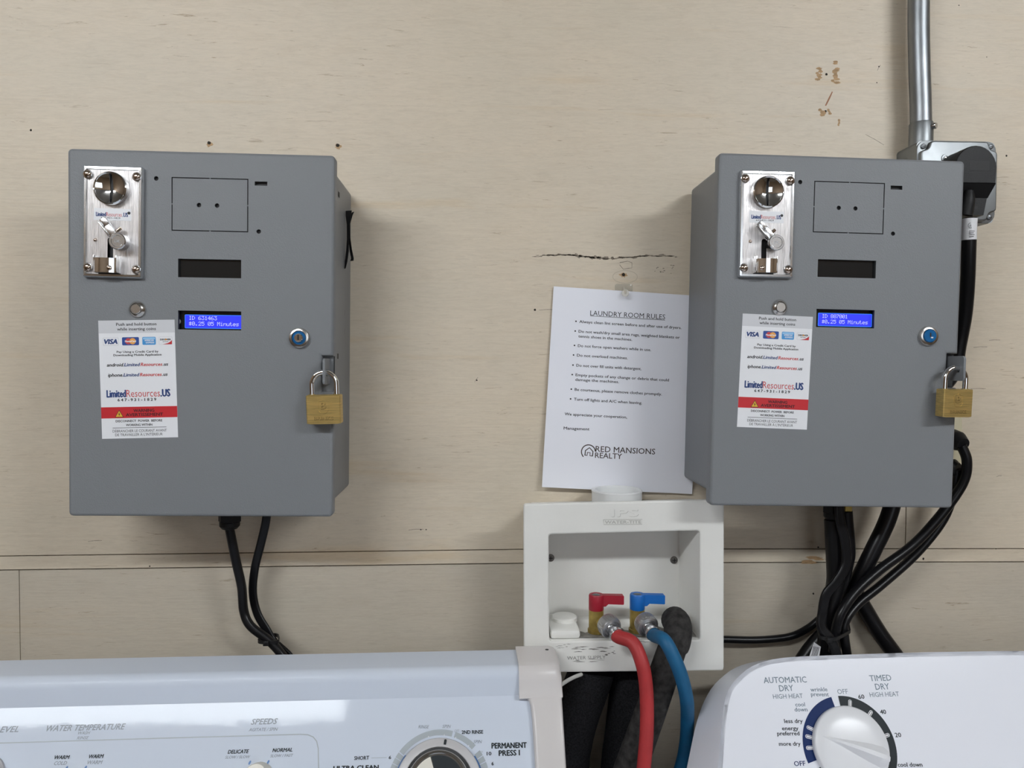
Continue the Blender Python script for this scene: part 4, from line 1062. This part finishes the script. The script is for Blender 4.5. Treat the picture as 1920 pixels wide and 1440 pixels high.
cable('power_cord', 'black cord from the lower plug in the ivory outlet, outer of two side by side', [(0.6487, -0.0435, 1.329), (0.6505, -0.0407, 1.3126), (0.647, -0.0375, 1.2902), (0.6396, -0.034, 1.2632), (0.6207, -0.034, 1.2356), (0.5902, -0.036, 1.2042), (0.5449, -0.0436, 1.1713), (0.5101, -0.0518, 1.1497), (0.4888, -0.0606, 1.1298), (0.4873, -0.0626, 1.1092), (0.497, -0.06, 1.0604)], .0060,
      plug_at=((0.6428, -0.034, 1.3303), (0.649, -0.046, 1.3291), .0120))
cable('power_cord', 'thick black cable running from the bundle down to the right behind the dryer', [(0.509, -0.0123, 1.1781), (0.5261, -0.0123, 1.1555), (0.541, -0.0135, 1.1301), (0.5615, -0.016, 1.0962), (0.586, -0.022, 1.0608), (0.6076, -0.03, 1.0251)], .0108)
cable('thin_cable', 'thin black cable leaving the bundle to the left behind the outlet box', [(0.5039, -0.0065, 1.1306), (0.4831, -0.0065, 1.1169), (0.4634, -0.0069, 1.1019), (0.4351, -0.0109, 1.0918), (0.3898, -0.012, 1.0884), (0.3448, -0.012, 1.0898), (0.3225, -0.012, 1.0901)], .0050)
tie([(0.4443, -0.0851), (0.4452, -0.0874), (0.4471, -0.0893), (0.4495, -0.0906), (0.4531, -0.0916), (0.456, -0.0922), (0.4589, -0.092), (0.4615, -0.091), (0.4637, -0.0894), (0.49, -0.0681), (0.4927, -0.0648), (0.5096, -0.0263), (0.5103, -0.0225), (0.5096, -0.0187), (0.5077, -0.0153), (0.5046, -0.0127), (0.5024, -0.0116), (0.4986, -0.01), (0.4945, -0.0097), (0.4905, -0.0107), (0.4871, -0.0128), (0.4845, -0.0158), (0.46, -0.0459), (0.4575, -0.0491), (0.4443, -0.0827)], 1.1186, 0, 'black cable tie round the bundle of cables above the dryer', -.002)
tg = thing('cable_tag', 'small white printed tag on the cables just above the dryer', 'tag', (0.4419, -0.075, 1.0957))
m_ = MB(); Xt = FRONT @ RZ(R(-12))
m_.add(slab([(-.007, -.016), (.007, -.018), (.006, .008), (-.004, .012)], 0, .0006), 'tag_white', Xt)
for k in range(5): m_.add(flat([(-.004 + .0017 * k, -.006), (-.0032 + .0017 * k, -.006), (-.003 + .0017 * k, .007), (-.0038 + .0017 * k, .007)], .0008), 'ink', Xt)
m_.build('tag_sheet', tg)

# ------------------------------------------------------------------ washing machine
EL = R(33)
wm = thing('washing_machine', 'white top loading washing machine with a printed control console on the left', 'washing machine', (-.245, 0, 0), (0, 0, .014))
wx = .345
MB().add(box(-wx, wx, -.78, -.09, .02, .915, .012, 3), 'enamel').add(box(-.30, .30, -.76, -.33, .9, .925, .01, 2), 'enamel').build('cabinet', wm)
for x, y in ((-.30, -.74), (.30, -.74), (-.30, -.13), (.30, -.13)):
    MB().add(lathe([(.022, 0), (.022, .008), (.010, .010), (.010, .03)], 16), 'rubber', T(x, y, 0)).build('foot', wm)
PZ, PY = 1.081, -.158
ndir, vdir = Vector((0, -cos(EL), sin(EL))), Vector((0, sin(EL), cos(EL)))
XP = Matrix(((1, 0, 0, 0), (0, vdir.y, ndir.y, PY), (0, vdir.z, ndir.z, PZ), (0, 0, 0, 1)))   # control panel plane
L_ = .185
low = (PY - vdir.y * L_, PZ - vdir.z * L_)
prof = [(-.098, .92), (-.098, 1.110), (-.101, 1.113), (-.146, 1.113)] + [(-.146 - .012 * sin(R(11.25 * k)), 1.101 + .012 * cos(R(11.25 * k))) for k in range(1, 9)] + [(PY, PZ), low, (low[0] + .01, .915)]
xe = .294
con = MB()
con.add(loft([[(x, y, z) for y, z in prof] for x in (-wx, wx - .008)]), 'enamel')
# groove line that frames the left-hand controls
fr_ = [(-0.4454, -0.0355), (-0.2786, -0.0357), (-0.1077, -0.0353), (0.0462, -0.0352), (0.0546, -0.0359), (0.0608, -0.0384), (0.065, -0.0428), (0.0675, -0.0501), (0.0699, -0.0697), (0.0717, -0.0836)]
add_flat(con, stroke(fr_, .0011), 'print_grey', XP, .0003)
wt = lambda s, sp, m='print_mid', **k: write_to(con, s, m, XP, sp, w=k.pop('w', .00035), **k)
wt('LEVEL', (-0.2873, -0.025, -0.2624, -0.0249, 0.0059), bold=.03, shear=.25)
wt('WATER TEMPERATURE', (-0.2331, -0.0251, -0.148, -0.0252, 0.0059), bold=.03, shear=.25)
wt('WASH', (-0.1977, -0.0292, -0.1847, -0.0292, 0.003), shear=.25, bold=.02); wt('RINSE', (-0.1975, -0.0342, -0.1849, -0.0342, 0.003), shear=.25, bold=.02)
wt('SPEEDS', (-0.0102, -0.0238, 0.0192, -0.0238, 0.0058), bold=.03, shear=.25); wt('AGITATE / SPIN', (-0.0116, -0.0307, 0.0205, -0.0308, 0.0032), shear=.25, bold=.02)
for s, sp in (('DELICATE', (-0.0312, -0.0528, -0.0081, -0.0528, 0.0036)), ('NORMAL', (0.0174, -0.0525, 0.0394, -0.0524, 0.0036)), ('WARM', (-0.2165, -0.0533, -0.2003, -0.0534, 0.0036)), ('WARM', (-0.18, -0.0534, -0.1642, -0.0533, 0.0036))): wt(s, sp, 'print_dark', bold=.05, shear=.2)
for s, sp in (('SLOW / SLOW', (-0.0331, -0.0577, -0.006, -0.0578, 0.0027)), ('SLOW / FAST', (0.0158, -0.0577, 0.0408, -0.0576, 0.0027)), ('COLD', (-0.2151, -0.0591, -0.2016, -0.0591, 0.0036)), ('WARM', (-0.1801, -0.0592, -0.1641, -0.0593, 0.0036))): wt(s, sp, 'print_mid', bold=.03, shear=.2)
for (u, v) in ((-0.0057, -0.0624), (0.0143, -0.0624), (-0.2007, -0.0624), (-0.1807, -0.0626)):
    add_flat(con, ([(u + .0012 * cos(a) + .0006 * sin(a), v + .0021 * sin(a)) for a in [2 * pi * k / 14 for k in range(14)]], [list(range(14))]), 'print_blue', XP, .00035)
wt('RINSE', (0.178, -0.0324, 0.1903, -0.0327, 0.0033), shear=.25); wt('SPIN', (0.2054, -0.0327, 0.2151, -0.0328, 0.0033), shear=.25); wt('OFF', (0.2191, -0.0376, 0.2246, -0.0376, 0.0029), 'print_grey', shear=.25)
wt('2ND RINSE', (0.2273, -0.0395, 0.2519, -0.0397, 0.0036), 'print_dark', bold=.05); wt('SPIN', (0.2406, -0.0495, 0.2504, -0.0496, 0.0033), shear=.25); wt('OFF', (0.2456, -0.0607, 0.2513, -0.0606, 0.003), 'print_grey', shear=.25)
wt('PERMANENT', (0.261, -0.0553, 0.3012, -0.0556, 0.0055), 'print_dark', bold=.06); wt('PRESS I', (0.269, -0.063, 0.2931, -0.063, 0.0054), 'print_dark', bold=.06)
wt('10', (0.2555, -0.0622, 0.2609, -0.0622, 0.0035), 'print_dark', bold=.05); wt('6', (0.2607, -0.0723, 0.2633, -0.0724, 0.0035), 'print_dark', bold=.05); wt('6', (0.1462, -0.0629, 0.1489, -0.063, 0.0032), 'print_dark', bold=.05)
wt('SHORT', (0.1081, -0.0628, 0.1246, -0.0628, 0.0036), 'print_dark', bold=.04); wt('ULTRA CLEAN', (0.0859, -0.0726, 0.1358, -0.0728, 0.0042), 'print_dark', bold=.08)
add_flat(con, stroke([(0.127, -0.0613), (0.1439, -0.0614)], .0005), 'print_grey', XP, .00035)
# printed rings round the timer dial
DU, DV = (0.2023, -0.0911)
k_ = abs(0.05690)          # outer radius of the printed ring
for a0, a1 in ((74.5, 141.5), (44, 71.5)): add_flat(con, arc_band(k_ * .895, k_, a0, a1, 30, DU, DV), 'print_grey', XP, .00035)
for a0 in (142.6, 149.1, 155.6, 162.1, 168.6): add_flat(con, arc_band(k_ * .85, k_, a0, a0 + 5.9, 4, DU, DV), 'print_grey', XP, .00035)
for a0 in (10, 17, 24, 31): add_flat(con, arc_band(k_ * .87, k_, a0, a0 + 6.2, 4, DU, DV), 'print_grey', XP, .00035)
for a0, a1 in ((140, 185), (0, 36)): add_flat(con, arc_band(k_ * .84, k_ * .87, a0, a1, 14, DU, DV), 'print_blue', XP, .0004)
for a in (104, 84, 69, 50): add_flat(con, ([(DU + k_ * .89 * cos(R(a + d)) * r_, DV + k_ * .89 * sin(R(a + d)) * r_) for d, r_ in ((-.8, 1), (.8, 1), (0, 1.035))], [[0, 1, 2]]), 'tag_white', XP, .0005)
con.build('control_console', wm, sharp=16)
# plastic end cap
cap = MB()
pr2 = [(-.094, 1.02), (-.094, 1.112), (-.099, 1.1165), (-.146, 1.1165), (-.154, 1.1145), (-.1600, 1.1085), (-.1625, 1.100), (-.1634, 1.0925), (-.1655, 1.0860), (-.1676, 1.0815), (-.150, 1.070), (-.140, 1.02)]
lp = []
for x, ins in ((xe, 0), (wx - .010, 0), (wx - .004, .002), (wx - .001, .005), (wx, .010)):
    lp.append([(x, *q_) for q_ in [((y + ins * min(1, max(0, (z - 1.076) / .03)) if y < -.13 else y), (z - ins if z > 1.105 else z)) for y, z in pr2]])
cap.add(loft(lp), 'cream')
# the cap sweeps round the corner of the panel as a raised frame
cr = [(0.2906, -0.0028), (0.2972, -0.0025), (0.3023, -0.004), (0.3056, -0.007), (0.3071, -0.0125), (0.3083, -0.0268), (0.3088, -0.0492), (0.3093, -0.0763), (0.3094, -0.0947)]
ou = [(xe - .0, .038), (xe + .045, .038), (xe + .045, -.185)]
pan = [p for p in cr if p[0] > xe - .004]
cr = [(max(p[0], xe + .0003 * i), p[1]) for i, p in enumerate(cr)]
ring = cr + [(wx - .001, cr[-1][1]), (wx - .001, cr[0][1] + .004), (xe, cr[0][1] + .004)]
cap.add(slab(ring, -.050, .0082, .0040, 4), 'cream', XP)
cap.add(lathe([(.0022, 0), (.0022, .0003), (0, .0003)], 12), 'black', T(wx - .013, -.112, 1.1165))
cap.build('console_end_cap', wm, sharp=30)
# timer dial
dl = MB(); XD = XP @ T(DU, DV, 0)
dl.add(lathe([(k_ * .84, 0), (k_ * .84, .006), (k_ * .825, .0085), (k_ * .80, .009), (k_ * .70, .0105), (k_ * .675, .0105), (k_ * .665, .008)], 64), 'skirt', XD)
dl.add(lathe([(k_ * .665, .004), (k_ * .665, .0085), (k_ * .59, .0085)], 64), 'grey_in', XD)
dl.add(slab([(x, y) for x, y in roundrect(.0028, .0075, .0013, 4, 0, 0)], .0094, .0103), 'print_dark', XD @ RZ(R(-9)) @ T(0, k_ * .745, 0))
td = dl.build('timer_dial', wm)
kn = MB()
kn.add(lathe([(k_ * .60, .004), (k_ * .60, .022), (k_ * .585, .025), (k_ * .54, .026), (k_ * .53, .0245), (0, .0245)], 56), 'chrome', XD)
for a0, a1, mm_ in ((16, 106, 'print_dark'), (108, 146, 'knob_cream'), (146, 166, 'print_dark')): add_flat(kn, arc_band(k_ * .05, k_ * .50, a0, a1, 14), mm_, XD, .0249)
kn.build('dial_knob', td)
# two selector knobs on the left
for (u, v), lab, nm in (((0.0064, -0.0775), 'ivory speed knob', 'selector_knob'), ((-0.1865, -0.0788), None, 'selector_knob')):
    b_ = MB(); XK = XP @ T(u, v, 0)
    b_.add(lathe([(.0155, 0), (.0155, .003), (.0140, .006), (.0130, .018), (.0120, .020), (0, .020)], 32), 'knob_cream', XK)
    b_.build(nm, wm)
b_ = MB(); u, v = (-0.2849, -0.0684)
b_.add(lathe([(.021, 0), (.021, .004), (.019, .006), (.016, .018), (0, .019)], 32), 'skirt', XP @ T(u, v, 0)); b_.build('selector_knob', wm)
# ------------------------------------------------------------------ dryer
ED = R(28)
dm = thing('clothes_dryer', 'white clothes dryer with a round timer knob, its console rising at the right', 'dryer', (.60, 0, 0))
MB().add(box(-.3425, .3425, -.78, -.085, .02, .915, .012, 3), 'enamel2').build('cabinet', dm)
for x, y in ((-.30, -.74), (.30, -.74), (-.30, -.13), (.30, -.13)):
    MB().add(lathe([(.022, 0), (.022, .008), (.010, .010), (.010, .03)], 16), 'rubber', T(x, y, 0)).build('foot', dm)
nD, vD = Vector((0, -cos(ED), sin(ED))), Vector((0, sin(ED), cos(ED)))
XQ = Matrix(((1, 0, 0, 0), (0, vD.y, nD.y, -.140), (0, vD.z, nD.z, 1.104), (0, 0, 0, 1)))
inn = [(-0.328, -0.1494), (-0.3175, -0.1055), (-0.3065, -0.0594), (-0.297, -0.0317), (-0.2825, -0.0156), (-0.261, -0.0024), (-0.2279, 0.0048), (-0.1746, 0.0068), (-0.0853, 0.0083), (0.0275, 0.0095)]
out_ = [(-0.3602, -0.152), (-0.3437, -0.1056), (-0.3237, -0.053), (-0.3049, -0.0226), (-0.2865, -0.0061), (-0.2639, 0.0063), (-0.2303, 0.0133), (-0.1712, 0.0165), (-0.0529, 0.0175), (0.0667, 0.0177)]
inn = smooth_path([(x, y, 0) for x, y in inn], 5); out_ = smooth_path([(x, y, 0) for x, y in out_], 5)
bot = -.20
def full(pts):
    l = [(p[0], p[1]) for p in pts if p[0] < -.02]
    k = l[0]; vv_ = l[-1][1]
    l = [(k[0] + (k[0] - l[1][0]) * ((bot - k[1]) / (k[1] - l[1][1])), bot)] + l
    return l + [(-x, y) for x, y in reversed(l)]
I_, O_ = full(inn), full(out_)
nn = min(len(I_), len(O_))
def resample(pts, n):
    d = [0]
    for a, b in zip(pts, pts[1:]): d.append(d[-1] + math.hypot(b[0] - a[0], b[1] - a[1]))
    o = []
    for k in range(n):
        s = d[-1] * k / (n - 1); i = max(j for j in range(len(d)) if d[j] <= s + 1e-12); i = min(i, len(pts) - 2)
        t_ = (s - d[i]) / max(1e-9, d[i + 1] - d[i]); o.append((pts[i][0] + (pts[i + 1][0] - pts[i][0]) * t_, pts[i][1] + (pts[i + 1][1] - pts[i][1]) * t_))
    return o
I_, O_ = resample(I_, 120), resample(O_, 120)
lerp = lambda a, b, t: [(p[0] + (q[0] - p[0]) * t, p[1] + (q[1] - p[1]) * t) for p, q in zip(a, b)]
dc = MB()
lps = [[(x, y, -.058) for x, y in O_], [(x, y, -.012) for x, y in lerp(O_, I_, .70)], [(x, y, -.006) for x, y in lerp(O_, I_, .84)], [(x, y, -.0025) for x, y in lerp(O_, I_, .94)], [(x, y, -.0006) for x, y in lerp(O_, I_, .985)], [(x, y, 0) for x, y in I_], [(x, y, 0) for x, y in inset(I_, .002)], [(x, y, 0) for x, y in inset(I_, .005)]]
I2 = lerp(I_, [(x * .97, (y - -.1) * .97 - .1) for x, y in I_], 1.0)
dc.add(loft(lps, (True, True)), 'enamel2', XQ)
yb = -.09
dt = lambda s, sp, m='print_slate', **k: write_to(dc, s, m, XQ, sp, w=.0003, **k)
dt('AUTOMATIC', (-0.2545, -0.0183, -0.202, -0.0183, 0.0066), bold=.012); dt('DRY', (-0.2372, -0.0276, -0.2198, -0.0273, 0.0066), bold=.012); dt('HIGH HEAT', (-0.2462, -0.0357, -0.2101, -0.0354, 0.0049))
dt('TIMED', (-0.1242, -0.0182, -0.0973, -0.0179, 0.0066), bold=.012); dt('DRY', (-0.1195, -0.0279, -0.1021, -0.0276, 0.0067), bold=.012); dt('HIGH HEAT', (-0.1284, -0.0358, -0.0923, -0.0354, 0.005))
dt('OFF', (-0.1671, -0.0318, -0.1542, -0.0316, 0.0052)); dt('OFF', (-0.2344, -0.107, -0.2211, -0.1069, 0.0048), 'print_navy', bold=.02)
for s, sp in (('wrinkle', (-0.1994, -0.0285, -0.1788, -0.0284, 0.0044)), ('prevent', (-0.2, -0.0336, -0.1783, -0.0341, 0.0044)), ('cool', (-0.2211, -0.0445, -0.2093, -0.0445, 0.0043)), ('down', (-0.223, -0.0499, -0.2074, -0.05, 0.0043))): dt(s, sp, 'print_slate', bold=.025)
for s, sp in (('less dry', (-0.2377, -0.062, -0.2156, -0.0623, 0.0042)), ('energy', (-0.2417, -0.0697, -0.2222, -0.0699, 0.0042)), ('preferred', (-0.2485, -0.075, -0.222, -0.0754, 0.0042)), ('more dry', (-0.2484, -0.0858, -0.2229, -0.0862, 0.0041)), ('60', (-0.1428, -0.0377, -0.1353, -0.0374, 0.0046)), ('40', (-0.1202, -0.0546, -0.113, -0.0544, 0.0046)), ('20', (-0.1086, -0.0796, -0.1011, -0.0794, 0.0045)), ('cool down', (-0.1133, -0.1103, -0.0841, -0.1107, 0.0043))): dt(s, sp, 'print_dark', bold=.03)
QU, QV = (-0.1653, -0.0887)
kr = abs(0.05570) * .985
add_flat(dc, arc_band(kr * .78, kr, 101, 197, 36, QU, QV), 'print_navy', XQ, .0003)
add_flat(dc, arc_band(kr * .78, kr, -75, 92, 50, QU, QV), 'print_dark', XQ, .0003)
add_flat(dc, arc_band(kr * .78, kr, 207, 262, 20, QU, QV), 'print_dark', XQ, .0003)
for a in (154.5, 166, 180, 77, 47, 13.5):
    Xa = XQ @ T(QU, QV, 0) @ RZ(R(a)) @ T(kr * .86, 0, 0)
    dc.add(flat(roundrect(kr * .17, kr * .075, kr * .036, 4), .0004), 'tag_white', Xa)
    dc.add(flat(roundrect(kr * .145, kr * .050, kr * .024, 4), .0005), 'print_dark' if a < 100 else 'print_navy', Xa)
    dc.add(flat(roundrect(kr * .125, kr * .030, kr * .014, 4), .0006), 'tag_white', Xa)
dc.build('control_console', dm, sharp=30)
dk = MB(); XZ = XQ @ T(QU, QV, 0)
dk.add(lathe([(kr * .80, 0), (kr * .80, .0045), (kr * .785, .0068), (kr * .76, .0078), (kr * .5, .0098), (kr * .25, .0108), (0, .011)], 72), 'knob_white', XZ)
kd = dk.build('timer_knob', dm)
rg = MB()   # raised grip: a wedge, narrow at the pointer end
secs = []
for k in range(15):
    s = k / 14; x = kr * (-.70 + 1.42 * s); wv = kr * (.012 + .115 * min(1, s * 1.35) ** .8) * (1 if s < .93 else .75); hv = .0078 + .0115 * min(1, s * 1.6) ** .9 * (1 if s < .93 else .7)
    secs.append([(x, -wv * 1.9, .0068), (x, -wv * 1.0, .0068 + (hv - .0068) * .55), (x, -wv * .35, hv), (x, wv * .35, hv), (x, wv * 1.0, .0068 + (hv - .0068) * .55), (x, wv * 1.9, .0068)])
rg.add(loft(secs), 'knob_white', XZ @ RZ(R(-20)))
rg.build('grip_ridge', kd, sharp=50)
